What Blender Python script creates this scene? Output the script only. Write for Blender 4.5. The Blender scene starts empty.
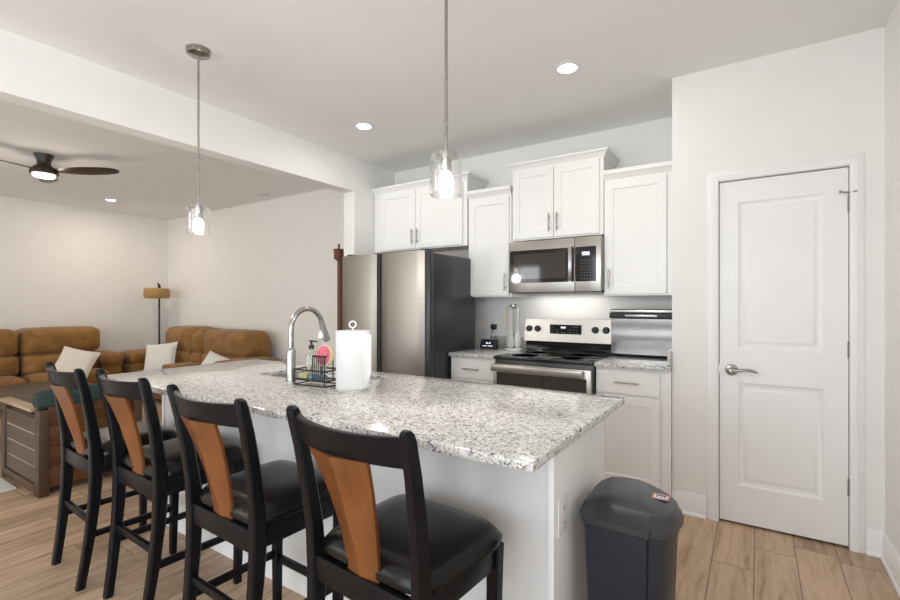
import bpy, bmesh, math, random
from math import sin, cos, pi, radians
from mathutils import Vector, Matrix
random.seed(7)
SC = bpy.context.scene
COL = SC.collection

# ------------------------------------------------------------------ camera
cam = bpy.data.cameras.new('camera')
cam.sensor_width = 36.0
cam.lens = 465.19 / 900 * 36
cam.shift_x = -4.47 / 900
cam.shift_y = 4.74 / 900
cam.clip_start = 0.05
camo = bpy.data.objects.new('camera', cam)
camo.location = (0, 0, 1.3061)
camo.rotation_euler = (pi / 2, 0, radians(32.987))
COL.objects.link(camo)
SC.camera = camo

# ------------------------------------------------------------------ exposure, world, added window light
SC.view_settings.view_transform = 'Standard'
SC.view_settings.look = 'None'
SC.view_settings.gamma = 1.0
SC.view_settings.use_curve_mapping = False
SC.view_settings.exposure = 0.16
w = bpy.data.worlds.new('daylight')
SC.world = w
w.use_nodes = True
w.node_tree.nodes['Background'].inputs[0].default_value = (0.86, 0.93, 1.0, 1)
w.node_tree.nodes['Background'].inputs[1].default_value = 1.0


def area_light(name, loc, rot, sx, sy, power, color):
    l = bpy.data.lights.new(name, 'AREA')
    l.shape = 'RECTANGLE'
    l.size, l.size_y, l.energy, l.color = sx, sy, power, color
    o = bpy.data.objects.new(name, l)
    o.location, o.rotation_euler = loc, rot
    COL.objects.link(o)
    return o


# fill lights at unseen windows added behind the camera for even light
area_light('patio_daylight', (-1.35, -3.32, 1.2), (pi / 2, 0, 0), 3.35, 2.4, 100, (0.88, 0.945, 1.0))
area_light('living_daylight', (-5.9, -3.32, 1.35), (pi / 2, 0, 0), 3.2, 1.7, 72, (0.97, 0.97, 0.95))
area_light('side_daylight', (0.68, -1.5, 1.4), (pi / 2, 0, pi / 2), 1.9, 1.6, 92, (0.88, 0.945, 1.0))
CAN_POWER = 3.2       # each kitchen recessed can
LIVING_CAN_POWER = 8.0
BULB_POWER = 9.0


# ------------------------------------------------------------------ materials
def newmat(name):
    m = bpy.data.materials.new(name)
    m.use_nodes = True
    nt = m.node_tree
    b = nt.nodes['Principled BSDF']
    return m, nt, b


def node(nt, t, **k):
    n = nt.nodes.new(t)
    for a, v in k.items():
        setattr(n, a, v)
    return n


def lk(nt, a, b):
    nt.links.new(a, b)


def math_node(nt, op, a, b=None, c=None):
    n = node(nt, 'ShaderNodeMath', operation=op)
    for i, v in enumerate((a, b, c)):
        if v is None:
            continue
        if isinstance(v, (int, float)):
            n.inputs[i].default_value = v
        else:
            lk(nt, v, n.inputs[i])
    return n.outputs[0]


def ramp(nt, fac, stops, interp='LINEAR'):
    n = node(nt, 'ShaderNodeValToRGB')
    n.color_ramp.interpolation = interp
    e = n.color_ramp.elements
    while len(e) < len(stops):
        e.new(0.5)
    for el, (p, c) in zip(e, stops):
        el.position = p
        el.color = tuple(c) + (1,)
    lk(nt, fac, n.inputs[0])
    return n.outputs[0]


def plain(name, col, rough=0.5, metal=0.0, var=0.04, scale=30.0, bump=0.0, coat=0.0, spec=None):
    """principled surface with a faint procedural mottling and optional bump"""
    m, nt, b = newmat(name)
    tc = node(nt, 'ShaderNodeTexCoord')
    nz = node(nt, 'ShaderNodeTexNoise')
    nz.inputs['Scale'].default_value = scale
    nz.inputs['Detail'].default_value = 3
    lk(nt, tc.outputs['Object'], nz.inputs['Vector'])
    lo = [max(0, c * (1 - var)) for c in col]
    hi = [min(1, c * (1 + var)) for c in col]
    lk(nt, ramp(nt, nz.outputs['Fac'], [(0.3, lo), (0.7, hi)]), b.inputs['Base Color'])
    b.inputs['Roughness'].default_value = rough
    b.inputs['Metallic'].default_value = metal
    b.inputs['Coat Weight'].default_value = coat
    if spec is not None:
        b.inputs['Specular IOR Level'].default_value = spec
    if bump:
        bp = node(nt, 'ShaderNodeBump')
        bp.inputs['Strength'].default_value = bump
        bp.inputs['Distance'].default_value = 0.002
        lk(nt, nz.outputs['Fac'], bp.inputs['Height'])
        lk(nt, bp.outputs[0], b.inputs['Normal'])
    return m


def emit(name, col, strength):
    m, nt, b = newmat(name)
    b.inputs['Base Color'].default_value = (0.8, 0.8, 0.8, 1)
    b.inputs['Emission Color'].default_value = tuple(col) + (1,)
    b.inputs['Emission Strength'].default_value = strength
    return m


def brushed(name, col, rough=0.28, stretch=(2, 2, 260), amt=0.08):
    m, nt, b = newmat(name)
    tc = node(nt, 'ShaderNodeTexCoord')
    mp = node(nt, 'ShaderNodeMapping')
    mp.inputs['Scale'].default_value = stretch
    nz = node(nt, 'ShaderNodeTexNoise')
    nz.inputs['Scale'].default_value = 1.0
    nz.inputs['Detail'].default_value = 4
    lk(nt, tc.outputs['Object'], mp.inputs[0])
    lk(nt, mp.outputs[0], nz.inputs['Vector'])
    lk(nt, ramp(nt, nz.outputs['Fac'], [(0.3, [c * 0.93 for c in col]), (0.7, [min(1, c * 1.06) for c in col])]), b.inputs['Base Color'])
    r = math_node(nt, 'MULTIPLY_ADD', nz.outputs['Fac'], amt, rough - amt / 2)
    lk(nt, r, b.inputs['Roughness'])
    b.inputs['Metallic'].default_value = 1.0
    return m


def clear_glass(name, tint=(1, 1, 1), haze=0.0, seed=0.0):
    """thin clear glass: lets light straight through, mirrors at the rim"""
    m, nt, b = newmat(name)
    nt.nodes.remove(b)
    out = nt.nodes['Material Output']
    tr = node(nt, 'ShaderNodeBsdfTransparent')
    tr.inputs[0].default_value = tuple(tint) + (1,)
    gl = node(nt, 'ShaderNodeBsdfGlossy')
    gl.inputs['Roughness'].default_value = 0.04
    fr = node(nt, 'ShaderNodeLayerWeight')
    fr.inputs['Blend'].default_value = 0.35
    mx = node(nt, 'ShaderNodeMixShader')
    fac = math_node(nt, 'MULTIPLY_ADD', fr.outputs['Facing'], 0.75, 0.04)
    if seed:
        tc = node(nt, 'ShaderNodeTexCoord')
        vo = node(nt, 'ShaderNodeTexVoronoi')
        vo.inputs['Scale'].default_value = seed
        lk(nt, tc.outputs['Object'], vo.inputs['Vector'])
        bp = node(nt, 'ShaderNodeBump')
        bp.inputs['Strength'].default_value = 0.5
        bp.inputs['Distance'].default_value = 0.002
        lk(nt, vo.outputs['Distance'], bp.inputs['Height'])
        lk(nt, bp.outputs[0], fr.inputs['Normal'])
    lk(nt, fac, mx.inputs[0])
    lk(nt, tr.outputs[0], mx.inputs[1])
    lk(nt, gl.outputs[0], mx.inputs[2])
    last = mx.outputs[0]
    if haze:
        df = node(nt, 'ShaderNodeBsdfTranslucent')
        df.inputs[0].default_value = (0.95, 0.95, 0.93, 1)
        m2 = node(nt, 'ShaderNodeMixShader')
        m2.inputs[0].default_value = haze
        lk(nt, last, m2.inputs[1])
        lk(nt, df.outputs[0], m2.inputs[2])
        last = m2.outputs[0]
    lk(nt, last, out.inputs[0])
    return m


def floor_material():
    m, nt, b = newmat('oak_planks')
    tc = node(nt, 'ShaderNodeTexCoord')
    sp = node(nt, 'ShaderNodeSeparateXYZ')
    lk(nt, tc.outputs['Object'], sp.inputs[0])
    X, Y = sp.outputs[0], sp.outputs[1]
    px = math_node(nt, 'DIVIDE', math_node(nt, 'ADD', X, 20.03), 0.182)
    row = math_node(nt, 'FLOOR', px)
    fx = math_node(nt, 'FRACT', px)
    wn = node(nt, 'ShaderNodeTexWhiteNoise', noise_dimensions='1D')
    lk(nt, row, wn.inputs['W'])
    py = math_node(nt, 'ADD', math_node(nt, 'DIVIDE', math_node(nt, 'ADD', Y, 20.0), 1.22), wn.outputs['Value'])
    cell = math_node(nt, 'FLOOR', py)
    fy = math_node(nt, 'FRACT', py)
    cid = math_node(nt, 'ADD', math_node(nt, 'MULTIPLY', row, 17.37), math_node(nt, 'MULTIPLY', cell, 5.13))
    wn2 = node(nt, 'ShaderNodeTexWhiteNoise', noise_dimensions='1D')
    lk(nt, cid, wn2.inputs['W'])
    # grain
    cv = node(nt, 'ShaderNodeCombineXYZ')
    lk(nt, math_node(nt, 'MULTIPLY', X, 22), cv.inputs[0])
    lk(nt, math_node(nt, 'MULTIPLY', Y, 2.2), cv.inputs[1])
    lk(nt, math_node(nt, 'MULTIPLY', wn2.outputs['Value'], 57), cv.inputs[2])
    nz = node(nt, 'ShaderNodeTexNoise')
    nz.inputs['Scale'].default_value = 1.0
    nz.inputs['Detail'].default_value = 6
    nz.inputs['Roughness'].default_value = 0.62
    nz.inputs['Distortion'].default_value = 0.9
    lk(nt, cv.outputs[0], nz.inputs['Vector'])
    cv2 = node(nt, 'ShaderNodeCombineXYZ')
    lk(nt, math_node(nt, 'MULTIPLY', X, 9), cv2.inputs[0])
    lk(nt, math_node(nt, 'MULTIPLY', Y, 1.3), cv2.inputs[1])
    lk(nt, math_node(nt, 'MULTIPLY', wn2.outputs['Value'], 31), cv2.inputs[2])
    n2 = node(nt, 'ShaderNodeTexNoise')
    n2.inputs['Scale'].default_value = 1.0
    n2.inputs['Detail'].default_value = 2
    n2.inputs['Distortion'].default_value = 1.6
    lk(nt, cv2.outputs[0], n2.inputs['Vector'])
    rings = math_node(nt, 'PINGPONG', math_node(nt, 'MULTIPLY', n2.outputs['Fac'], 9.0), 1.0)
    g = math_node(nt, 'ADD', math_node(nt, 'MULTIPLY', nz.outputs['Fac'], 0.95), math_node(nt, 'MULTIPLY', rings, 0.07))
    base = ramp(nt, g, [(0.26, (0.22, 0.125, 0.07)), (0.40, (0.43, 0.285, 0.185)), (0.56, (0.55, 0.39, 0.27)), (0.80, (0.63, 0.47, 0.345))])
    tint = ramp(nt, wn2.outputs['Value'], [(0, (0.80, 0.78, 0.76)), (0.5, (0.98, 0.97, 0.95)), (1, (1.14, 1.12, 1.08))])
    mx = node(nt, 'ShaderNodeMix', data_type='RGBA', blend_type='MULTIPLY')
    mx.inputs[0].default_value = 1.0
    lk(nt, base, mx.inputs[6])
    lk(nt, tint, mx.inputs[7])
    ex = math_node(nt, 'MINIMUM', fx, math_node(nt, 'SUBTRACT', 1.0, fx))
    ey = math_node(nt, 'MULTIPLY', math_node(nt, 'MINIMUM', fy, math_node(nt, 'SUBTRACT', 1.0, fy)), 6.7)
    ee = math_node(nt, 'MINIMUM', ex, ey)
    gap = math_node(nt, 'LESS_THAN', ee, 0.011)
    m2 = node(nt, 'ShaderNodeMix', data_type='RGBA')
    lk(nt, gap, m2.inputs[0])
    lk(nt, mx.outputs[2], m2.inputs[6])
    m2.inputs[7].default_value = (0.16, 0.09, 0.05, 1)
    lk(nt, m2.outputs[2], b.inputs['Base Color'])
    b.inputs['Roughness'].default_value = 0.42
    bp = node(nt, 'ShaderNodeBump')
    bp.inputs['Strength'].default_value = 0.25
    bp.inputs['Distance'].default_value = 0.002
    lk(nt, math_node(nt, 'SUBTRACT', math_node(nt, 'MULTIPLY', nz.outputs['Fac'], 0.4), gap), bp.inputs['Height'])
    lk(nt, bp.outputs[0], b.inputs['Normal'])
    return m


def granite_material():
    m, nt, b = newmat('speckled_granite')
    tc = node(nt, 'ShaderNodeTexCoord')
    wob = node(nt, 'ShaderNodeTexNoise')
    wob.inputs['Scale'].default_value = 60
    wob.inputs['Detail'].default_value = 2
    lk(nt, tc.outputs['Object'], wob.inputs['Vector'])
    mxv = node(nt, 'ShaderNodeMix', data_type='RGBA', blend_type='LINEAR_LIGHT')
    mxv.inputs[0].default_value = 0.018
    lk(nt, tc.outputs['Object'], mxv.inputs[6])
    lk(nt, wob.outputs['Color'], mxv.inputs[7])

    def cells(scale):
        v = node(nt, 'ShaderNodeTexVoronoi')
        v.inputs['Scale'].default_value = scale
        lk(nt, mxv.outputs[2], v.inputs['Vector'])
        s = node(nt, 'ShaderNodeSeparateColor')
        lk(nt, v.outputs['Color'], s.inputs[0])
        return s.outputs[0], s.outputs[1]
    a, a2 = cells(95)
    c, c2 = cells(210)
    big = ramp(nt, a, [(0.0, (0.76, 0.755, 0.745)), (0.40, (0.62, 0.61, 0.60)), (0.60, (0.47, 0.44, 0.415)), (0.76, (0.42, 0.415, 0.42)), (0.87, (0.21, 0.205, 0.21)), (0.94, (0.04, 0.04, 0.045))], 'CONSTANT')
    small = ramp(nt, c, [(0.0, (0.80, 0.795, 0.78)), (0.43, (0.62, 0.605, 0.59)), (0.64, (0.46, 0.435, 0.415)), (0.82, (0.25, 0.24, 0.24)), (0.92, (0.045, 0.045, 0.05))], 'CONSTANT')
    mx = node(nt, 'ShaderNodeMix', data_type='RGBA')
    sel = math_node(nt, 'GREATER_THAN', c2, 0.45)
    lk(nt, sel, mx.inputs[0])
    lk(nt, big, mx.inputs[6])
    lk(nt, small, mx.inputs[7])
    lk(nt, mx.outputs[2], b.inputs['Base Color'])
    b.inputs['Roughness'].default_value = 0.12
    return m


def wood(name, dark, light, axis=2, rough=0.35, scale=1.0, coat=0.0):
    m, nt, b = newmat(name)
    tc = node(nt, 'ShaderNodeTexCoord')
    mp = node(nt, 'ShaderNodeMapping')
    s = [28 * scale] * 3
    s[axis] = 2.2 * scale
    mp.inputs['Scale'].default_value = s
    nz = node(nt, 'ShaderNodeTexNoise')
    nz.inputs['Scale'].default_value = 1
    nz.inputs['Detail'].default_value = 5
    nz.inputs['Distortion'].default_value = 0.8
    lk(nt, tc.outputs['Object'], mp.inputs[0])
    lk(nt, mp.outputs[0], nz.inputs['Vector'])
    lk(nt, ramp(nt, nz.outputs['Fac'], [(0.3, dark), (0.7, light)]), b.inputs['Base Color'])
    b.inputs['Roughness'].default_value = rough
    b.inputs['Coat Weight'].default_value = coat
    b.inputs['Coat Roughness'].default_value = 0.15
    return m


M = {}
M['wall'] = plain('wall_paint', (0.88, 0.872, 0.855), 0.75, var=0.012, scale=4)
M['wall_living'] = plain('living_wall_paint', (0.87, 0.845, 0.80), 0.75, var=0.012, scale=4)
M['ceil'] = plain('ceiling_paint', (0.885, 0.885, 0.875), 0.85, var=0.01, scale=5)
M['trim'] = plain('trim_paint', (0.90, 0.90, 0.895), 0.38, var=0.008, scale=6)
M['cab'] = plain('cabinet_paint', (0.90, 0.897, 0.885), 0.36, var=0.008, scale=6)
M['cabwood'] = wood('cabinet_underside_wood', (0.55, 0.42, 0.28), (0.68, 0.54, 0.38), 0)
M['isl'] = plain('island_paint', (0.76, 0.76, 0.757), 0.42, var=0.01, scale=6)  # white island paint, darkened to put the stool side's shade in its colour
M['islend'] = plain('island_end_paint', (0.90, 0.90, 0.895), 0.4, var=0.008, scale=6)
M['floor'] = floor_material()
M['granite'] = granite_material()
M['steel'] = brushed('brushed_steel', (0.46, 0.44, 0.405), 0.33)
M['fridge_steel'] = brushed('dark_brushed_steel', (0.33, 0.31, 0.28), 0.36)
M['hinge'] = plain('satin_hinge_metal', (0.30, 0.29, 0.28), 0.45, 0.6)
M['nickel'] = brushed('brushed_nickel', (0.40, 0.385, 0.365), 0.28, (60, 60, 60))
M['chrome'] = plain('polished_steel', (0.56, 0.56, 0.565), 0.30, 1.0, 0.02)
M['satin'] = plain('satin_steel_sheet', (0.48, 0.475, 0.47), 0.24, 1.0, 0.03, scale=9, bump=0.3)
M['faucet'] = brushed('stainless_faucet', (0.42, 0.42, 0.42), 0.26, (80, 80, 80), 0.04)
M['dkgrey'] = plain('dark_grey_enamel', (0.045, 0.048, 0.052), 0.34, 0.25, 0.05)
M['blackgl'] = plain('black_glass', (0.012, 0.012, 0.013), 0.06, var=0.0)
M['ovenglass'] = plain('tinted_door_glass', (0.030, 0.026, 0.022), 0.05, var=0.0, spec=1.0)
M['black'] = plain('black_plastic', (0.018, 0.018, 0.019), 0.4, var=0.08)
M['blackwood'] = plain('black_lacquered_wood', (0.006, 0.006, 0.0075), 0.34, var=0.3, scale=50, spec=0.2)
M['amber'] = wood('amber_veneer', (0.135, 0.041, 0.009), (0.215, 0.073, 0.018), 2, 0.32, 0.6, coat=0.15)
M['leather'] = plain('black_leather', (0.007, 0.0065, 0.006), 0.24, var=0.2, scale=160, bump=0.12, spec=0.3)
M['suede'] = None
M['cream'] = plain('cream_linen', (0.78, 0.70, 0.60), 0.9, var=0.06, scale=120, bump=0.3)
M['white_linen'] = plain('white_linen', (0.80, 0.76, 0.70), 0.9, var=0.05, scale=120, bump=0.3)
M['binbody'] = plain('charcoal_bin_plastic', (0.017, 0.022, 0.033), 0.36, var=0.08, scale=220, bump=0.15)
M['binlid'] = plain('grey_bin_lid_plastic', (0.034, 0.037, 0.044), 0.33, var=0.08, scale=220, bump=0.15)
M['white'] = plain('white_plastic', (0.85, 0.85, 0.84), 0.4, var=0.01)
M['paper'] = plain('paper_towel', (0.80, 0.80, 0.795), 0.9, var=0.02, scale=90, bump=0.3)
M['red'] = plain('red_print', (0.62, 0.05, 0.06), 0.5)
M['bluep'] = plain('blue_print', (0.25, 0.35, 0.60), 0.5)
M['pink'] = plain('pink_sponge', (0.74, 0.17, 0.23), 0.85, var=0.2, scale=90, bump=0.5)
M['rind'] = plain('pale_sponge', (0.85, 0.72, 0.42), 0.85, var=0.1, scale=90, bump=0.5)
M['blue'] = plain('blue_sponge', (0.10, 0.24, 0.34), 0.8, var=0.15, scale=90, bump=0.4)
M['yellow'] = plain('yellow_sponge', (0.50, 0.47, 0.24), 0.8, var=0.15, scale=90, bump=0.4)
M['bronze'] = plain('black_wire', (0.030, 0.024, 0.020), 0.35, 0.6)
M['rattan'] = None
M['lampmetal'] = plain('dark_lamp_metal', (0.05, 0.045, 0.04), 0.4, 0.6)
M['fan'] = wood('dark_walnut_fan', (0.022, 0.014, 0.010), (0.045, 0.030, 0.020), 0, 0.35)
M['walnut'] = wood('walnut_boards', (0.055, 0.016, 0.003), (0.115, 0.038, 0.008), 1, 0.38, 0.5)
M['walnutX'] = wood('grey_brown_boards', (0.068, 0.036, 0.018), (0.112, 0.062, 0.033), 0, 0.4, 0.5)
M['walnutZ'] = wood('walnut_posts', (0.048, 0.026, 0.014), (0.085, 0.047, 0.025), 2, 0.38, 0.5)
M['armcap'] = wood('pale_arm_cap', (0.40, 0.29, 0.17), (0.50, 0.37, 0.23), 0, 0.3, 0.5)
M['groove'] = plain('pale_groove', (0.62, 0.57, 0.50), 0.6)
M['tabletop'] = wood('dark_tabletop', (0.055, 0.026, 0.009), (0.09, 0.046, 0.018), 0, 0.45, 0.4)
M['green'] = plain('bottle_green_velvet', (0.016, 0.036, 0.031), 0.8, var=0.2, scale=40, bump=0.2)
M['rug'] = plain('white_rug', (0.82, 0.81, 0.79), 0.95, var=0.05, scale=200, bump=0.5)
M['carved'] = wood('reddish_carved_wood', (0.075, 0.024, 0.012), (0.16, 0.06, 0.03), 2, 0.4)
M['bulb'] = emit('lit_bulb', (1.0, 0.93, 0.82), 5)
M['can'] = emit('lit_recessed_lens', (1.0, 0.96, 0.90), 20)
M['fanlight'] = emit('lit_fan_lens', (1.0, 0.93, 0.80), 5)
M['screen'] = emit('lit_display', (0.45, 0.65, 1.0), 0.35)
M['screendim'] = plain('dark_clock_screen', (0.008, 0.014, 0.035), 0.25, var=0.0)
M['white_mark'] = emit('lit_marks', (0.75, 0.85, 1.0), 0.7)
M['key'] = plain('grey_key_marks', (0.11, 0.11, 0.11), 0.5)
M['glass'] = clear_glass('clear_glass')
M['pane'] = clear_glass('window_pane')
M['seeded'] = clear_glass('seeded_glass', haze=0.008, seed=95.0)
M['bottle'] = clear_glass('clear_bottle_plastic', (0.95, 0.96, 0.94), haze=0.25)
M['soap'] = clear_glass('cloudy_bottle', (0.92, 0.93, 0.95), haze=0.6)
M['greyplastic'] = plain('pale_grey_silicone', (0.62, 0.63, 0.62), 0.5)
M['wood_handle'] = wood('pale_wood_handle', (0.50, 0.40, 0.27), (0.62, 0.51, 0.37), 2)


def suede():
    m, nt, b = newmat('brown_suede')
    tc = node(nt, 'ShaderNodeTexCoord')
    n1 = node(nt, 'ShaderNodeTexNoise')
    n1.inputs['Scale'].default_value = 7
    n1.inputs['Detail'].default_value = 5
    n1.inputs['Distortion'].default_value = 0.6
    lk(nt, tc.outputs['Object'], n1.inputs['Vector'])
    lk(nt, ramp(nt, n1.outputs['Fac'], [(0.3, (0.20, 0.088, 0.016)), (0.5, (0.27, 0.125, 0.026)), (0.72, (0.335, 0.168, 0.040))]), b.inputs['Base Color'])
    b.inputs['Roughness'].default_value = 0.72
    b.inputs['Sheen Weight'].default_value = 0.15
    bp = node(nt, 'ShaderNodeBump')
    bp.inputs['Strength'].default_value = 0.3
    bp.inputs['Distance'].default_value = 0.01
    lk(nt, n1.outputs['Fac'], bp.inputs['Height'])
    lk(nt, bp.outputs[0], b.inputs['Normal'])
    return m


def rattan():
    m, nt, b = newmat('woven_rattan')
    tc = node(nt, 'ShaderNodeTexCoord')
    wv = node(nt, 'ShaderNodeTexWave', bands_direction='Z')
    wv.inputs['Scale'].default_value = 60
    wv.inputs['Distortion'].default_value = 3
    wv.inputs['Detail'].default_value = 3
    wv.inputs['Detail Scale'].default_value = 4
    lk(nt, tc.outputs['Object'], wv.inputs['Vector'])
    lk(nt, ramp(nt, wv.outputs['Fac'], [(0.1, (0.30, 0.15, 0.045)), (0.8, (0.62, 0.38, 0.14))]), b.inputs['Base Color'])
    b.inputs['Roughness'].default_value = 0.6
    bp = node(nt, 'ShaderNodeBump')
    bp.inputs['Strength'].default_value = 0.5
    bp.inputs['Distance'].default_value = 0.004
    lk(nt, wv.outputs['Fac'], bp.inputs['Height'])
    lk(nt, bp.outputs[0], b.inputs['Normal'])
    return m


M['suede'] = suede()
M['rattan'] = rattan()


# ------------------------------------------------------------------ mesh builder
class MB:
    def __init__(self):
        self.bm = bmesh.new()
        self.mi = 0

    def _faces(self, fs, smooth=False):
        for f in fs:
            f.material_index = self.mi
            f.smooth = smooth

    def box(self, x0, x1, y0, y1, z0, z1, bev=0.0, seg=2):
        bm = self.bm
        vs = [bm.verts.new((x, y, z)) for x in (x0, x1) for y in (y0, y1) for z in (z0, z1)]
        idx = [(0, 1, 3, 2), (4, 6, 7, 5), (0, 4, 5, 1), (2, 3, 7, 6), (0, 2, 6, 4), (1, 5, 7, 3)]
        fs = [bm.faces.new([vs[i] for i in q]) for q in idx]
        self._faces(fs)
        if bev > 0:
            es = list({e for f in fs for e in f.edges})
            r = bmesh.ops.bevel(bm, geom=es, offset=bev, segments=seg, profile=0.5, affect='EDGES')
            self._faces(r['faces'], True)
        return self

    def loft(self, rings, caps=True, smooth=True, closed=False):
        bm = self.bm
        R = [[bm.verts.new(p) for p in r] for r in rings]
        n = len(R[0])
        fs = []
        pairs = list(zip(R[:-1], R[1:])) + ([(R[-1], R[0])] if closed else [])
        for a, b in pairs:
            for i in range(n):
                j = (i + 1) % n
                fs.append(bm.faces.new((a[i], a[j], b[j], b[i])))
        self._faces(fs, smooth)
        if caps and not closed:
            self._faces([bm.faces.new(R[0][::-1]), bm.faces.new(R[-1])], False)
        return self

    def tube(self, pts, r, n=10, closed=False):
        pts = [Vector(p) for p in pts]
        rs = r if isinstance(r, (list, tuple)) else [r] * len(pts)
        rings = []
        up = None
        m = len(pts)
        for i, p in enumerate(pts):
            if closed:
                t = (pts[(i + 1) % m] - pts[i - 1]).normalized()
            else:
                t = (pts[min(i + 1, m - 1)] - pts[max(i - 1, 0)]).normalized()
            if up is None:
                up = t.orthogonal().normalized()
            up = (up - t * up.dot(t)).normalized()
            s = t.cross(up)
            rings.append([p + (up * cos(2 * pi * k / n) + s * sin(2 * pi * k / n)) * rs[i] for k in range(n)])
        return self.loft(rings, closed=closed)

    def lathe(self, prof, c=(0, 0, 0), axis='z', n=28, caps=True):
        rings = []
        for r, h in prof:
            ring = []
            for k in range(n):
                a = 2 * pi * k / n
                u, v = r * cos(a), r * sin(a)
                if axis == 'z':
                    p = (c[0] + u, c[1] + v, c[2] + h)
                elif axis == 'y':
                    p = (c[0] + v, c[1] + h, c[2] + u)
                else:
                    p = (c[0] + h, c[1] + u, c[2] + v)
                ring.append(p)
            rings.append(ring)
        return self.loft(rings, caps=caps)

    def prism(self, poly, z0, z1, smooth=False):
        return self.loft([[(x, y, z0) for x, y in poly], [(x, y, z1) for x, y in poly]], smooth=smooth)

    def quad(self, *p):
        f = self.bm.faces.new([self.bm.verts.new(q) for q in p])
        self._faces([f])
        return self

    def rings_xz(self, x0, x1, z0, z1, rings, yback=None):
        """nested rectangles facing -Y: rings = [(inset, y), ...]; last ring is filled"""
        bm = self.bm
        R = []
        for ins, y in rings:
            R.append([bm.verts.new(p) for p in ((x0 + ins, y, z0 + ins), (x1 - ins, y, z0 + ins), (x1 - ins, y, z1 - ins), (x0 + ins, y, z1 - ins))])
        fs = []
        for a, b in zip(R[:-1], R[1:]):
            for i in range(4):
                j = (i + 1) % 4
                fs.append(bm.faces.new((a[i], a[j], b[j], b[i])))
        fs.append(bm.faces.new(R[-1]))
        if yback is not None:
            B = [bm.verts.new((v.co.x, yback, v.co.z)) for v in R[0]]
            for i in range(4):
                j = (i + 1) % 4
                fs.append(bm.faces.new((B[i], B[j], R[0][j], R[0][i])))
            fs.append(bm.faces.new(B[::-1]))
        self._faces(fs)
        return self

    def puff(self, x0, x1, y0, y1, z0, z1, r=0.06, bulge=(0, 0, 0), n=9):
        """rounded, slightly swollen cushion block"""
        c = Vector(((x0 + x1) / 2, (y0 + y1) / 2, (z0 + z1) / 2))
        h = Vector((abs(x1 - x0) / 2, abs(y1 - y0) / 2, abs(z1 - z0) / 2))
        r = min(r, min(h) * 0.98)
        N = n + 1
        cache = {}

        def vert(*p):
            key = tuple(round(x, 5) for x in p)
            if key not in cache:
                cache[key] = self.bm.verts.new(p)
            return cache[key]
        for ax in range(3):
            for s in (-1, 1):
                for i in range(N):
                    for j in range(N):
                        q = []
                        for a2, b2 in ((i, j), (i + 1, j), (i + 1, j + 1), (i, j + 1)):
                            p = [0, 0, 0]
                            p[ax] = s
                            p[(ax + 1) % 3] = 2 * a2 / N - 1
                            p[(ax + 2) % 3] = 2 * b2 / N - 1
                            q.append(vert(*p))
                        self.bm.faces.new(q if s > 0 else q[::-1])
        vs = list(cache.values())
        for v in vs:
            p = v.co.copy()
            q = Vector((p.x * h.x, p.y * h.y, p.z * h.z))
            k = Vector([max(-(h[i] - r), min(h[i] - r, q[i])) for i in range(3)])
            d = q - k
            if d.length > 1e-9:
                d = d.normalized() * r
            o = k + d
            for i in range(3):
                if bulge[i]:
                    a, b2 = [j for j in range(3) if j != i]
                    wgt = (1 - p[a] ** 2) * (1 - p[b2] ** 2)
                    o[i] += bulge[i] * wgt * (1 if p[i] > 0 else -1) * abs(p[i])
            v.co = c + o
        self._faces({f for v in vs for f in v.link_faces}, True)
        return self

    def pillow(self, size, thick, mat=None, n=14):
        bm = self.bm
        g = []
        for s in (1, -1):
            row = []
            for i in range(n + 1):
                rr = []
                for j in range(n + 1):
                    u, v = 2 * i / n - 1, 2 * j / n - 1
                    t = max(0.0, (1 - u ** 4)) ** 0.6 * max(0.0, (1 - v ** 4)) ** 0.6
                    pin = 1 - 0.06 * (1 - abs(u) ** 2) * abs(v) ** 3 - 0.06 * (1 - abs(v) ** 2) * abs(u) ** 3
                    p = Vector((u * size / 2 * pin, s * thick / 2 * t, v * size / 2 * pin))
                    if mat:
                        p = mat @ p
                    rr.append(p)
                row.append(rr)
            g.append(row)
        V = [[[bm.verts.new(p) for p in rr] for rr in row] for row in g]
        fs = []
        for k in (0, 1):
            for i in range(n):
                for j in range(n):
                    q = (V[k][i][j], V[k][i][j + 1], V[k][i + 1][j + 1], V[k][i + 1][j])
                    fs.append(bm.faces.new(q if k == 0 else q[::-1]))
        self._faces(fs, True)
        bmesh.ops.remove_doubles(bm, verts=[v for k in V for r in k for v in r], dist=1e-5)
        return self

    def move(self, m):
        bmesh.ops.transform(self.bm, matrix=m, verts=self.bm.verts)
        return self

    def build(self, name, mats, parent=None, smooth_angle=38, label=None):
        bmesh.ops.recalc_face_normals(self.bm, faces=self.bm.faces)
        me = bpy.data.meshes.new(name)
        self.bm.to_mesh(me)
        self.bm.free()
        for m in (mats if isinstance(mats, (list, tuple)) else [mats]):
            me.materials.append(m)
        me.set_sharp_from_angle(angle=radians(smooth_angle))
        o = bpy.data.objects.new(name, me)
        COL.objects.link(o)
        if parent is not None:
            o.parent = parent
            base = parent
            off = Vector((0, 0, 0))
            while base is not None:
                off += base.location
                base = base.parent
            o.location = -off if not getattr(self, 'local', False) else (0, 0, 0)
        if label:
            o['label'] = label
        return o


def thing(name, label, cat, loc=(0, 0, 0), rz=0.0, group=None):
    o = bpy.data.objects.new(name, None)
    o.empty_display_size = 0.05
    o.location = loc
    o.rotation_euler = (0, 0, rz)
    COL.objects.link(o)
    o['label'], o['category'] = label, cat
    if group:
        o['group'] = group
    return o


def tag(o, label, cat, group=None, kind=None):
    o['label'], o['category'] = label, cat
    if group:
        o['group'] = group
    if kind:
        o['kind'] = kind
    return o


def struct(name, mb, mat, parent=None):
    o = mb.build(name, mat, parent)
    if parent is None:
        o['kind'] = 'structure'
    return o


def LB():
    """builder whose coordinates are local to the parent"""
    b = MB()
    b.local = True
    return b


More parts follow.
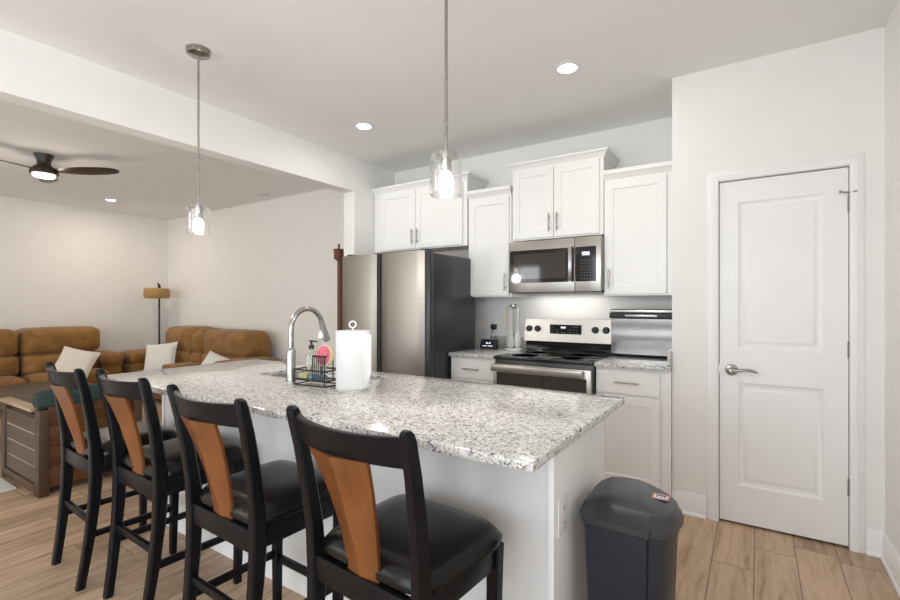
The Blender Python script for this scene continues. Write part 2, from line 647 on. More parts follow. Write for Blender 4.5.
def kids(o):
    return [c for c in bpy.data.objects if c.parent == o]


def dup(root, loc, rz=None, label=None):
    def rec(o, par):
        c = o.copy()
        COL.objects.link(c)
        if par is not None:
            c.parent = par
        for ch in kids(o):
            rec(ch, c)
        return c
    r = rec(root, None)
    r.location = loc
    if rz is not None:
        r.rotation_euler = (0, 0, rz)
    if label:
        r['label'] = label
    return r


# ------------------------------------------------------------------ room shell
ZC = 2.745
XR, XL = 0.557, -8.364
YP, YK, YL, YB = 3.231, 3.897, 3.97, -3.2
XD0, XD1 = -3.445, -3.301
ZH = 2.418

struct('floor', MB().box(XL - .15, XR + .15, YB - .15, YL + .2, -0.1, 0), M['floor'])
struct('ceiling', MB().box(XL - .15, XR + .15, YB - .15, YL + .2, ZC, ZC + .1), M['ceil'])
struct('wall_kitchen_back', MB().box(XD1, -.35, YK, YK + .2, 0, ZC), M['wall'])
struct('wall_living_back', MB().box(XL - .15, XD0, YL, YL + .15, 0, ZC), M['wall_living'])
struct('wall_left', MB().box(XL - .15, XL, YB, YL, 0, ZC), M['wall_living'])
W3 = (-2.45, -.55, .6, 2.2)  # unseen side window, added to brighten the beam and island end
b = MB()
b.box(XR, XR + .15, YB, W3[0], 0, ZC)
b.box(XR, XR + .15, W3[1], YP + .85, 0, ZC)
b.box(XR, XR + .15, W3[0], W3[1], 0, W3[2])
b.box(XR, XR + .15, W3[0], W3[1], W3[3], ZC)
struct('wall_right', b, M['wall'])
b = MB()
for y0, y1 in ((W3[0], W3[0] + .06), (-1.53, -1.47), (W3[1] - .06, W3[1])):
    b.box(XR + .04, XR + .09, y0, y1, W3[2], W3[3])
for z0 in (W3[2], 1.37, W3[3] - .06):
    b.box(XR + .042, XR + .088, W3[0] + .001, W3[1] - .001, z0, z0 + .06)
f = struct('window_3', b, M['trim'])
MB().box(XR + .062, XR + .068, W3[0] + .03, W3[1] - .03, W3[2] + .03, W3[3] - .03).build('pane', M['pane'], f)
b = MB()
b.box(XD0, XD1, YB, 3.285, ZH, ZC)
b.box(XD0, XD1, 3.285, YL + .15, 0, ZC)
struct('wall_divider', b, M['wall'])
# pantry wall with its door opening
DX0, DX1, DZ = -.1945, .4205, 2.052
b = MB()
b.box(-.4495, DX0, YP, YP + .11, 0, ZC)
b.box(DX1, XR, YP, YP + .11, 0, ZC)
b.box(DX0, DX1, YP, YP + .11, DZ, ZC)
b.box(-.4495, -.35, YP + .11, YK, 0, ZC)
struct('wall_pantry', b, M['wall'])
b = MB()
b.box(-.35, XR, YP + .75, YP + .85, 0, ZC)
struct('wall_pantry_back', b, M['wall'])
# rear wall, its unseen glazing added to let in even light
b = MB()
W1 = (-3.1, .35, 0.05, 2.5)
W2 = (-7.6, -4.2, 0.5, 2.3)
xs = [XL, W2[0], W2[1], W1[0], W1[1], XR]
b.box(XL, W2[0], YB - .15, YB, 0, ZC)
b.box(W2[1], W1[0], YB - .15, YB, 0, ZC)
b.box(W1[1], XR, YB - .15, YB, 0, ZC)
for W in (W1, W2):
    b.box(W[0], W[1], YB - .15, YB, 0, W[2])
    b.box(W[0], W[1], YB - .15, YB, W[3], ZC)
struct('wall_rear', b, M['wall'])
for i, (W, nm) in enumerate(((W1, 3), (W2, 4))):
    b = MB()
    y0, y1 = YB - .09, YB - .04
    b.box(W[0], W[1], y0, y1, W[2], W[2] + .06)
    b.box(W[0], W[1], y0, y1, W[3] - .06, W[3])
    for k in range(nm + 1):
        x = W[0] + (W[1] - W[0]) * k / nm
        b.box(max(W[0], x - .03), min(W[1], x + .03), y0, y1, W[2] + .06, W[3] - .06)
    f = struct('window_%d' % (i + 1), b, M['trim'])  # unseen window added for the fill light
    MB().box(W[0] + .03, W[1] - .03, YB - .068, YB - .062, W[2] + .03, W[3] - .03).build('pane', M['pane'], f)


# baseboards
def baseboard(name, x0, y0, x1, y1, nx, ny):
    """run from (x0,y0) to (x1,y1), projecting along (nx,ny)"""
    b = MB()
    prof = [(0, 0), (.022, 0), (.022, .008), (.016, .02), (.014, .022), (.014, .105), (.009, .118), (.007, .133), (0, .133)]
    r0 = [(x0 + nx * o, y0 + ny * o, z) for o, z in prof]
    r1 = [(x1 + nx * o, y1 + ny * o, z) for o, z in prof]
    b.loft([r0, r1], smooth=False)
    return struct(name, b, M['trim'])


CAS = 0.062
baseboard('baseboard_pantry', -.4495, YP, DX0 - CAS, YP, 0, -1)
baseboard('baseboard_pantry_corner', DX1 + CAS, YP, XR, YP, 0, -1)
baseboard('baseboard_right', XR, YP, XR, YB, -1, 0)
baseboard('baseboard_left', XL, YB, XL, YL, 1, 0)
baseboard('baseboard_living_back', XL, YL, XD0, YL, 0, -1)

# door casing
b = MB()
steps = [(0.0, .012), (.008, .018), (.030, .018), (.036, .013), (.054, .011), (CAS, .004), (CAS, 0)]


def casing_ring(o, y):
    return [(DX0 - o, y, 0), (DX0 - o, y, DZ + o), (DX1 + o, y, DZ + o), (DX1 + o, y, 0)]


R = [casing_ring(-.003, YP)] + [casing_ring(o - .003, YP - t) for o, t in steps]
V = [[b.bm.verts.new(p) for p in r] for r in R]
fs = []
for a, c in zip(V[:-1], V[1:]):
    for i in range(3):
        fs.append(b.bm.faces.new((a[i], a[i + 1], c[i + 1], c[i])))
fs.append(b.bm.faces.new([r[0] for r in V]))
fs.append(b.bm.faces.new([r[3] for r in V]))
b._faces(fs)
# jamb lining and stop
b.box(DX0 - .003, DX0 + .004, YP, YP + .11, 0, DZ)
b.box(DX1 - .004, DX1 + .003, YP, YP + .11, 0, DZ)
b.box(DX0, DX1, YP, YP + .11, DZ - .004, DZ + .003)
struct('trim_1', b, M['trim'])

# pantry door
d0, d1, dzb, dzt = DX0 + .0075, DX1 - .0075, .014, 2.042
yf = YP + .004
b = MB()
p0, p1 = d0 + .095, d1 - .100
pz = [(.235, .845), (1.045, 1.915)]
b.quad((d0, yf, dzb), (p0, yf, dzb), (p0, yf, dzt), (d0, yf, dzt))
b.quad((p1, yf, dzb), (d1, yf, dzb), (d1, yf, dzt), (p1, yf, dzt))
b.quad((p0, yf, dzb), (p1, yf, dzb), (p1, yf, pz[0][0]), (p0, yf, pz[0][0]))
b.quad((p0, yf, pz[0][1]), (p1, yf, pz[0][1]), (p1, yf, pz[1][0]), (p0, yf, pz[1][0]))
b.quad((p0, yf, pz[1][1]), (p1, yf, pz[1][1]), (p1, yf, dzt), (p0, yf, dzt))
for z0, z1 in pz:
    b.rings_xz(p0, p1, z0, z1, [(0, yf), (.004, yf + .003), (.014, yf + .009), (.030, yf + .010), (.040, yf + .006), (.046, yf + .004), (.05, yf + .004)])
B = [(d0, yf + .035, dzb), (d1, yf + .035, dzb), (d1, yf + .035, dzt), (d0, yf + .035, dzt)]
F = [(d0, yf, dzb), (d1, yf, dzb), (d1, yf, dzt), (d0, yf, dzt)]
b.quad(*B)
for i in range(4):
    j = (i + 1) % 4
    b.quad(F[i], F[j], B[j], B[i])
door = b.build('door_1', M['trim'])
door['kind'] = 'structure'
hx, hz = d0 + .062, .918
b = MB()
b.lathe([(.034, 0), (.034, -.006), (.030, -.012), (.016, -.016), (.013, -.030), (.013, -.048), (.010, -.052)], (hx, yf, hz), 'y', 24)
pts = [(hx, yf - .045, hz), (hx + .03, yf - .047, hz), (hx + .06, yf - .047, hz + .006), (hx + .09, yf - .046, hz + .007), (hx + .115, yf - .042, hz + .001), (hx + .128, yf - .038, hz - .005)]
b.tube(pts, [.011, .0095, .0085, .008, .0075, .005], 10)
b.build('door_handle', M['nickel'], door)
MB().box(d0 - .006, d0 + .001, yf - .004, yf + .03, hz - .03, hz + .03).build('latch_plate', M['nickel'], door)
for k, z in enumerate((1.845, 1.065, .33)):
    b = MB()
    b.lathe([(.0065, -.045), (.0065, .045)], (d1 + .004, yf - .006, z), 'z', 10)
    b.box(d1 - .004, d1 + .001, yf - .006, yf + .01, z - .044, z + .044)
    if k == 0:
        b.tube([(d1 - .035, yf - .035, z + .062), (d1 + .004, yf - .012, z + .058), (d1 + .032, yf - .028, z + .062)], .004, 8)
        b.lathe([(.008, -.004), (.008, .004)], (d1 - .038, yf - .037, z + .062), 'x', 10)
        b.lathe([(.004, .04), (.004, .066)], (d1 + .004, yf - .006, z), 'z', 8)
    b.build('hinge', M['hinge'], door)


# ------------------------------------------------------------------ cabinets
def shaker(mb, x0, x1, z0, z1, y, t=.019, rail=.057):
    mb.rings_xz(x0, x1, z0, z1, [(0, y + .0015), (.0015, y), (rail, y), (rail + .003, y + .008)], y + t)


def slab(mb, x0, x1, z0, z1, y, t=.019):
    mb.rings_xz(x0, x1, z0, z1, [(0, y + .0015), (.0015, y)], y + t)


def bar_pull(cx, cz, y, L, vertical, parent):
    b = MB()
    if vertical:
        b.tube([(cx, y - .028, cz - L / 2), (cx, y - .028, cz + L / 2)], .0055, 10)
        for s in (-1, 1):
            b.tube([(cx, y + .001, cz + s * L * .33), (cx, y - .028, cz + s * L * .33)], .0045, 8)
    else:
        b.tube([(cx - L / 2, y - .028, cz), (cx + L / 2, y - .028, cz)], .0055, 10)
        for s in (-1, 1):
            b.tube([(cx + s * L * .33, y + .001, cz), (cx + s * L * .33, y - .028, cz)], .0045, 8)
    return b.build('handle', M['nickel'], parent)


def crown(x0, x1, yf, yb, z0, h, left=True, right=True):
    b = MB()
    prof = [(0.0, 0), (.006, 0), (.006, .012), (.012, .018), (.020, .030), (.030, .042), (.035, .048), (.040, .050), (.042, .056), (.042, h), (0, h)]
    rings = []
    for o, z in prof:
        ol, orr = (o if left else 0), (o if right else 0)
        rings.append([(x0 - ol, yb, z0 + z), (x0 - ol, yf - o, z0 + z), (x1 + orr, yf - o, z0 + z), (x1 + orr, yb, z0 + z)])
    V = [[b.bm.verts.new(p) for p in r] for r in rings]
    fs = []
    for a, c in zip(V, V[1:] + V[:1]):
        for i in range(3):
            if (a[i].co - a[i + 1].co).length < 1e-6:
                continue
            fs.append(b.bm.faces.new((a[i], a[i + 1], c[i + 1], c[i])))
    fs.append(b.bm.faces.new([r[0] for r in V]))
    fs.append(b.bm.faces.new([r[3] for r in V]))
    b._faces(fs)
    return b


YU = 3.566   # face of the wall cabinet boxes


def wall_cabinet(label, x0, x1, z0, z1, doors, ctop, left, right, fr=.012, bottom_wood=False):
    t = thing('wall_cabinet', label, 'cabinet', ((x0 + x1) / 2, (YU + YK) / 2, z0))
    b = MB()
    b.box(x0, x1, YU, YK - .003, z0 + .018, z1)
    b.mi = 0
    # light rail round the recessed underside
    b.box(x0, x1, YU, YU + .02, z0, z0 + .018)
    b.box(x0, x0 + .018, YU + .02, YK - .003, z0, z0 + .018)
    b.box(x1 - .018, x1, YU + .02, YK - .003, z0, z0 + .018)
    b.build('body', M['cab'], t)
    if bottom_wood:
        MB().box(x0 + .019, x1 - .019, YU + .021, YK - .004, z0 + .008, z0 + .0175).build('underside', M['cabwood'], t, label='bare wood underside')
    for dx0, dx1, hside in doors:
        b = MB()
        shaker(b, dx0, dx1, z0 + fr, z1 - .016, YU - .0195)
        d = b.build('door', M['cab'], t)
        hx = dx1 - .03 if hside == 'r' else dx0 + .03
        bar_pull(hx, z0 + fr + .115, YU - .0195, .145, True, d)
    crown(x0, x1, YU, YK - .003, z1 - .012, ctop - z1 + .012, left, right).build('crown_moulding', M['cab'], t)
    return t


wall_cabinet('white shaker wall cabinet over the refrigerator with two doors and crown', -3.295, -2.178, 1.838, 2.432,
             [(-3.20, -2.752, 'r'), (-2.747, -2.222, 'l')], 2.488, False, True, bottom_wood=True)
wall_cabinet('narrow white wall cabinet between refrigerator cabinet and microwave, pull at lower right', -2.162, -1.738, 1.374, 2.245,
             [(-2.145, -1.756, 'r')], 2.312, False, False)
wall_cabinet('raised white two-door wall cabinet directly above the microwave', -1.730, -.970, 1.84, 2.430,
             [(-1.716, -1.361, 'r'), (-1.355, -1.000, 'l')], 2.484, True, True)
wall_cabinet('white single-door wall cabinet beside the pantry wall, pull at lower left', -.964, -.4515, 1.374, 2.240,
             [(-.952, -.530, 'l')], 2.308, False, False)

YF = 3.205   # face of the base cabinet boxes


def base_cabinet(label, x0, x1, d0, d1, toe=.1):
    t = thing('base_cabinet', label, 'cabinet', ((x0 + x1) / 2, (YF + YK) / 2, 0))
    b = MB()
    b.box(x0, x1, YF, YK - .003, toe, .886)
    b.box(x0, x1, YF + .07, YK - .003, 0, toe)
    b.build('body', M['cab'], t)
    b = MB()
    slab(b, d0, d1, .716, .866, YF - .0195)
    d = b.build('drawer', M['cab'], t)
    bar_pull((d0 + d1) / 2, .795, YF - .0195, .15, False, d)
    b = MB()
    shaker(b, d0, d1, .118, .700, YF - .0195)
    d = b.build('door', M['cab'], t)
    return t, d


t, d = base_cabinet('white base cabinet with drawer between range and pantry wall', -.922, -.452, -.915, -.515)
bar_pull(-.885, .58, YF - .0195, .145, True, d)
t, d = base_cabinet('white base cabinet with drawer between refrigerator and range', -2.112, -1.687, -2.10, -1.70)
bar_pull(-1.73, .58, YF - .0195, .145, True, d)


def counter(name, label, x0, x1, sides):
    b = MB()
    b.box(x0, x1, 3.168, YK - .002, .887, .915, .003)
    o = b.build('countertop', M['granite'])
    tag(o, label, 'countertop')
    b = MB()
    b.box(x0, x1, YK - .022, YK - .002, .9155, 1.015, .002)
    if sides:
        b.box(x1 - .02, x1, 3.19, YK - .023, .9155, 1.015, .002)
    b.build('backsplash', M['granite'], o)
    return o


counter('countertop', 'speckled granite countertop left of the range under the clock', -2.114, -1.685, False)
counter('countertop', 'speckled granite countertop right of the range under the steel oven', -.925, -.451, True)

# ------------------------------------------------------------------ range
RX0, RX1 = -1.682, -.928
t = thing('kitchen_range', 'stainless electric range with black glass cooktop and oven window', 'stove', ((RX0 + RX1) / 2, 3.5, 0))
b = MB()
b.box(RX0, RX1, 3.165, 3.80, .02, .895, .003)
b.box(RX0 + .03, RX1 - .03, 3.22, 3.86, 0, .02)
b.build('body', M['dkgrey'], t)
b = MB()
b.box(RX0 - .001, RX1 + .001, 3.135, 3.698, .8955, .917, .006, 3)
ck = b.build('cooktop', M['blackgl'], t)
for cx, cy, r in ((-1.49, 3.30, .105), (-1.12, 3.30, .085), (-1.49, 3.56, .085), (-1.12, 3.56, .105)):
    b = MB()
    b.lathe([(r - .0015, .9172), (r - .0015, .9175), (r + .0015, .9175), (r + .0015, .9172)], (cx, cy, 0), 'z', 40)
    b.build('burner_ring', M['key'], ck)
# oven door
b = MB()
b.box(RX0 + .006, RX1 - .006, 3.122, 3.162, .27, .862, .005)
od = b.build('oven_door', M['steel'], t)
b = MB()
b.box(RX0 + .035, RX1 - .035, 3.1195, 3.1215, .33, .802)
b.build('window', M['ovenglass'], od)
b = MB()
b.box(RX0 + .010, RX1 - .045, 3.066, 3.088, .812, .862, .008, 3)
for x in (RX0 + .07, RX1 - .12):
    b.box(x - .015, x + .015, 3.088, 3.123, .822, .852)
b.build('handle', M['steel'], od)
b = MB()
b.box(RX0 + .006, RX1 - .006, 3.128, 3.162, .06, .26, .005)
b.build('storage_drawer', M['steel'], t)
# backguard
b = MB()
b.loft([[(RX0 + .004, 3.685, 1.000), (RX1 - .004, 3.685, 1.000), (RX1 - .004, 3.80, 1.000), (RX0 + .004, 3.80, 1.000)],
        [(RX0 + .004, 3.705, 1.186), (RX1 - .004, 3.705, 1.186), (RX1 - .004, 3.80, 1.186), (RX0 + .004, 3.80, 1.186)]], smooth=False)
bg = b.build('backguard', M['steel'], t)
b = MB()
b.box(RX0 + .02, RX1 - .02, 3.70, 3.80, .9175, .999)
b.build('lower_panel', M['blackgl'], t)


def yb(z):
    return 3.685 + (z - 1.000) / .186 * .02


b = MB()
b.box(-1.445, -1.180, yb(1.10) - .006, yb(1.10) + .02, 1.065, 1.142)
b.mi = 1
for i in range(5):
    for j in range(3):
        if not (1 <= i <= 3 and j == 2):
            for k in (0, .02):
                b.box(-1.452 + i * .052 + k, -1.440 + i * .052 + k, yb(1.10) - .0065, yb(1.10) - .006, 1.075 + j * .022, 1.081 + j * .022)
b.mi = 2
b.box(-1.350, -1.31, yb(1.10) - .0068, yb(1.10) - .006, 1.112, 1.126)
b.build('control_panel', [M['blackgl'], M['key'], M['white_mark']], bg)
for x in (-1.632, -1.556, -1.070, -.985):
    b = MB()
    b.lathe([(.027, .004), (.027, -.012), (.022, -.018), (.021, -.028), (.0, -.029)], (x, yb(1.105), 1.105), 'y', 22)
    b.box(x - .004, x + .004, yb(1.105) - .033, yb(1.105) - .026, 1.085, 1.125)
    b.build('knob', M['black'], bg)

# ------------------------------------------------------------------ microwave
X0, X1, Z0, Z1, Y0 = -1.728, -.968, 1.405, 1.822, 3.487
t = thing('microwave', 'stainless over-the-range microwave with dark window and keypad', 'microwave', ((X0 + X1) / 2, 3.7, Z0))
b = MB()
b.box(X0, X1, Y0 + .03, YK - .003, Z0 + .012, Z1, .002)
b.build('body', M['steel'], t)
b = MB()
b.box(X0 + .01, X1 - .01, Y0 + .02, YK - .02, Z0 - .004, Z0 + .0115)
b.build('vent_base', M['black'], t)
xs = -1.165
b = MB()
b.box(X0, xs - .003, Y0, Y0 + .0295, Z0 + .002, Z1, .003)
dr = b.build('door', M['steel'], t)
b = MB()
b.box(X0 + .014, xs - .006, Y0 - .003, Y0 - .0005, Z0 + .078, Z1 - .075)
b.mi = 1
b.box(X0 + .045, xs - .07, Y0 - .0036, Y0 - .003, Z0 + .11, Z1 - .105)
b.build('window', [M['blackgl'], M['ovenglass']], dr)
b = MB()
hx = xs - .034
pts = []
for i in range(13):
    a = -1 + 2 * i / 12
    pts.append((hx + .012 * (1 - a * a), Y0 - .018 - .030 * (1 - a * a), 1.622 + a * .135))
rings = []
for p in pts:
    rings.append([(p[0] - .017, p[1] + .006, p[2]), (p[0] - .012, p[1] - .006, p[2]), (p[0] + .012, p[1] - .006, p[2]), (p[0] + .017, p[1] + .006, p[2])])
b.loft(rings)
for s in (-1, 1):
    b.box(hx - .012, hx + .012, Y0 - .014, Y0 - .001, 1.622 + s * .128 - .012, 1.622 + s * .128 + .012)
b.build('handle', M['chrome'], dr)
b = MB()
b.box(xs, X1, Y0, Y0 + .0295, Z0 + .002, Z1, .003)
b.mi = 1
b.box(xs + .006, X1 - .035, Y0 - .003, Y0 - .0005, Z0 + .078, Z1 - .075)
b.mi = 2
b.box(xs + .056, xs + .114, Y0 - .004, Y0 - .003, 1.680, 1.708)
b.mi = 3
for i in range(4):
    for j in range(7):
        b.box(xs + .046 + i * .022, xs + .056 + i * .022, Y0 - .0036, Y0 - .003, 1.500 + j * .023, 1.506 + j * .023)
b.build('control_panel', [M['steel'], M['blackgl'], M['screen'], M['key']], t)

# ------------------------------------------------------------------ refrigerator
# unseen fill light under the microwave, added to brighten the backsplash
l = bpy.data.lights.new('cooktop_lamp', 'AREA')
l.shape, l.size, l.size_y, l.energy, l.color = 'RECTANGLE', .6, .3, 1.3, (1, .96, .9)
o = bpy.data.objects.new('cooktop_lamp', l)
o.parent = t
o.location = (0, 0, -.008)
COL.objects.link(o)

t = thing('refrigerator', 'stainless side-by-side refrigerator with dark grey sides', 'refrigerator', (-2.53, 3.2, 0))
FX0, FX1, FY = -3.095, -2.130, 2.915
b = MB()
b.box(FX0, FX1, 2.99, 3.62, .03, 1.715, .004)
b.box(FX0 + .03, FX1 - .03, 3.02, 3.5, 0, .03)
b.build('body', M['dkgrey'], t)


def fridge_door(x0, x1, hinge_right):
    n = 10
    front = []
    for i in range(n + 1):
        u = i / n
        x = x0 + (x1 - x0) * u
        edge = min(u, 1 - u) * (x1 - x0)
        y = FY + .012 * (2 * u - 1) ** 2
        if edge < .012:
            y += (.012 - edge) * .6
        front.append((x, y))
    poly = front + [(x1, 2.985), (x0, 2.985)]
    b = MB()
    b.prism(poly, .06, 1.735, smooth=True)
    b.mi = 1
    return b


for x0, x1, nm in ((FX0, -2.685, 'left'), (-2.625, -2.180, 'right')):
    b = fridge_door(x0, x1, True)
    fd = b.build('door', M['fridge_steel'], t, 30)
    b = MB()
    if nm == 'left':
        b.box(x1 + .0005, x1 + .026, 2.945, 2.985, .06, 1.735)
    else:
        b.box(x0 - .026, x0 - .0005, 2.945, 2.985, .06, 1.735)
    b.build('recessed_grip', M['black'], fd)
    if nm == 'right':
        MB().box(x1 + .0005, FX1, 2.928, 2.985, .06, 1.735, .003).build('door_edge', M['dkgrey'], fd)
for x in (FX0 + .04, FX1 - .1):
    MB().box(x, x + .06, 2.95, 3.05, 1.7355, 1.75, .003).build('hinge_cover', M['black'], t)

# ------------------------------------------------------------------ island
IX0, IX1 = -2.99, -.530
IY0, IY1 = 1.385, 1.975
t = thing('kitchen_island', 'white panelled kitchen island base beneath the granite bar top', 'island', ((IX0 + IX1) / 2, (IY0 + IY1) / 2, 0))
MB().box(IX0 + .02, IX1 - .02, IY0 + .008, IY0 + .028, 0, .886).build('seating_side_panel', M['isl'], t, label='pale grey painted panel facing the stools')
MB().box(IX0, IX0 + .0195, IY0, IY1, 0, .886, .001).build('end_panel', M['islend'], t)
b = MB()
b.box(IX1 - .0195, IX1, IY0, IY1 - .022, 0, .868, .001)
b.box(IX1 - .0195, IX1 - .004, IY1 - .0215, IY1, 0, .886, .001)
b.box(IX1 - .0195, IX1 - .006, IY0 + .002, IY1 - .022, .868, .886)
b.build('end_panel', M['islend'], t)
b = MB()
b.box(IX0 + .02, IX1 - .02, IY1 - .04, IY1 - .021, .1, .886)
b.box(IX0 + .02, IX1 - .02, IY1 - .10, IY1 - .08, 0, .1)
b.build('kitchen_side_face', M['islend'], t)
for i in range(4):
    x0 = IX0 + .03 + i * .61
    b = MB()
    shaker(b, x0, x0 + .595, .118, .866, -(IY1 - .001))
    b.move(Matrix.Scale(-1, 4, (0, 1, 0)))
    b.build('door', M['islend'], t)
MB().box(IX0 + .02, IX1 - .02, IY0 - .004, IY0 + .0075, 0, .09).build('base_trim', M['islend'], t)
b = MB()
b.box(IX1 + .0005, IX1 + .006, 1.415, 1.492, .565, .685, .002)
o = b.build('outlet_plate', M['white'], t)
b = MB()
for z in (.601, .649):
    b.box(IX1 + .006, IX1 + .008, 1.438, 1.470, z - .014, z + .014, .001)
    b.mi = 1
    for y in (1.447, 1.460):
        b.box(IX1 + .008, IX1 + .0085, y - .0012, y + .0012, z - .004, z + .006)
    b.mi = 0
b.build('socket', [M['white'], M['key']], o)

# granite top with the sink cut-out
GX0, GX1, GY0, GY1 = -3.039, -.4656, 1.0765, 2.039
SX0, SX1, SY0, SY1 = -2.375, -1.675, 1.60, 1.935
b = MB()
gx = [GX0, SX0, SX1, GX1]
gy = [GY0, SY0, SY1, GY1]
zt, zb = .915, .887
bm = b.bm
top = [[bm.verts.new((x, y, zt)) for y in gy] for x in gx]
bot = [[bm.verts.new((x, y, zb)) for y in gy] for x in gx]
fs = []
for i in range(3):
    for j in range(3):
        if i == 1 and j == 1:
            continue
        fs.append(bm.faces.new((top[i][j], top[i + 1][j], top[i + 1][j + 1], top[i][j + 1])))
        fs.append(bm.faces.new((bot[i][j], bot[i][j + 1], bot[i + 1][j + 1], bot[i + 1][j])))
rim = []
for i in range(3):
    rim += [((i, 0), (i + 1, 0)), ((i, 3), (i + 1, 3)), ((0, i), (0, i + 1)), ((3, i), (3, i + 1))]
rim += [((1, 1), (2, 1)), ((1, 2), (2, 2)), ((1, 1), (1, 2)), ((2, 1), (2, 2))]
for (a, c), (e, f) in rim:
    fs.append(bm.faces.new((top[a][c], top[e][f], bot[e][f], bot[a][c])))
b._faces(fs)
bmesh.ops.recalc_face_normals(bm, faces=bm.faces)
ed = [e for e in bm.edges if len(e.link_faces) == 2 and e.calc_face_angle(0) > 1]
r = bmesh.ops.bevel(bm, geom=ed, offset=.004, segments=2, profile=.5, affect='EDGES')
tag(b.build('island_countertop', M['granite']), 'long speckled granite bar top of the island with sink cut-out', 'countertop')

b = MB()
s0, s1, q0, q1 = SX0 - .008, SX1 + .008, SY0 - .008, SY1 + .008


def rr(x0, x1, y0, y1, z, r, n=5):
    P = []
    for cx, cy, a0 in ((x1 - r, y1 - r, 0), (x0 + r, y1 - r, pi / 2), (x0 + r, y0 + r, pi), (x1 - r, y0 + r, 1.5 * pi)):
        for k in range(n + 1):
            a = a0 + pi / 2 * k / n
            P.append((cx + r * cos(a), cy + r * sin(a), z))
    return P


b.loft([rr(s0 - .015, s1 + .015, q0 - .015, q1 + .015, .8865, .03), rr(s0, s1, q0, q1, .8865, .03), rr(s0, s1, q0, q1, .70, .03), rr(s0 + .03, s1 - .03, q0 + .03, q1 - .03, .675, .03), rr(s0 + .03, s1 - .03, q0 + .03, q1 - .03, .672, .03),
        rr(s0 - .002, s1 + .002, q0 - .002, q1 + .002, .70, .03), rr(s0 - .015, s1 + .015, q0 - .015, q1 + .015, .884, .03)], caps=False)
b.quad((s0 + .03, q0 + .03, .675), (s1 - .03, q0 + .03, .675), (s1 - .03, q1 - .03, .675), (s0 + .03, q1 - .03, .675))
tag(b.build('sink', M['steel']), 'undermount stainless sink basin set into the island top', 'sink')

# faucet
FXc, FYc = -2.002, 1.545
t = thing('faucet', 'brushed steel gooseneck faucet with pull-down head on island', 'faucet', (FXc, FYc, .915))
b = LB()
b.lathe([(.026, 0), (.026, .012), (.0235, .02), (.0225, .155), (.019, .165), (.0145, .17)], (0, 0, 0), 'z', 24)
b.build('body', M['faucet'], t)
b = LB()
pts = [(0, 0, .165), (0, 0, .20), (0, 0, .255)]
for i in range(1, 15):
    a = pi - pi * .93 * i / 14
    pts.append((0, .103 + .103 * cos(a), .262 + .108 * sin(a)))
b.tube(pts, .0135, 14)
sp = b.build('spout', M['faucet'], t)
e = Vector(pts[-1])
dv = (Vector(pts[-1]) - Vector(pts[-2])).normalized()
b = LB()
b.tube([e - dv * .02, e, e + dv * .03, e + dv * .075, e + dv * .098, e + dv * .10], [.0138, .0155, .017, .021, .0225, .019], 16)
b.build('spray_head', M['faucet'], sp)
b = LB()
b.lathe([(.018, 0), (.018, -.026), (.015, -.034), (.008, -.036)], (-.020, 0, .105), 'x', 16)
b.tube([(-.048, 0, .105), (-.056, -.004, .112), (-.066, -.030, .125)], [.007, .006, .005], 8)
b.build('handle', M['faucet'], t)

# ------------------------------------------------------------------ paper towel
PX, PY = -1.566, 1.548
t = thing('paper_towel_holder', 'white wire paper towel holder with loop top', 'holder', (PX, PY, .915))
b = LB()
b.lathe([(.070, 0), (.070, .006), (.066, .009), (.0, .009)], (0, 0, 0), 'z', 28)
b.build('base', M['white'], t)
b = LB()
pts = [(0, 0, .008), (0, 0, .286)]
b.tube(pts, .004, 8)
lp = []
for i in range(17):
    a = -pi / 2 + 2 * pi * i / 16
    lp.append((.015 * cos(a) * .84, .015 * cos(a) * .545, .300 + .015 * sin(a)))
b.tube(lp[:-1], .0035, 8, closed=True)
b.build('stem', M['white'], t)
b = MB()
ring0 = []
n = 48
prof = []
for i in range(n):
    a = 2 * pi * i / n
    r = .076 + .0025 * sin(3 * a + .4)
    prof.append((r * cos(a), r * sin(a)))
# loose sheet standing off the roll on the side towards the fridge
rings = []
for k in range(9):
    z = .0095 + .262 * k / 8
    rg = []
    for i, (x, y) in enumerate(prof):
        rg.append((PX + x * (1 - .02 * sin(k * .7)), PY + y, .915 + z))
    rings.append(rg)
inner = [[(PX + .02 * cos(2 * pi * i / n), PY + .02 * sin(2 * pi * i / n), .915 + z) for i in range(n)] for z in (.2715, .0095)]
b.loft(rings + inner, caps=False, closed=True)
# free end
rings = []
for k in range(8):
    u = k / 7
    z0, z1 = .915 + .012 + .08 * u ** 2, .915 + .268 - .012 * u
    ax, ay = .84, .545
    x = PX + ax * (.058 + .035 * u) - ay * (-.05 - .012 * sin(u * 2))
    y = PY + ay * (.058 + .035 * u) + ax * (-.05 - .012 * sin(u * 2))
    rings.append([(x, y, z0), (x, y, z1), (x + .0022, y + .003, z1), (x + .0022, y + .003, z0)])
b.loft(rings)
tag(b.build('paper_towel_roll', M['paper'], None, 50), 'white paper towel roll with a loose end standing on island', 'paper towel')

# ------------------------------------------------------------------ sink caddy and washing-up things
CXc, CYc = -1.79, 1.535
CR = radians(4)
t = thing('sink_caddy', 'black wire sink caddy standing beside the faucet', 'caddy', (CXc, CYc, .915), CR)


def rect_wire(b, hx, hy, z, r):
    b.tube([(-hx, -hy, z), (hx, -hy, z), (hx, hy, z), (-hx, hy, z)], r, 6, closed=True)


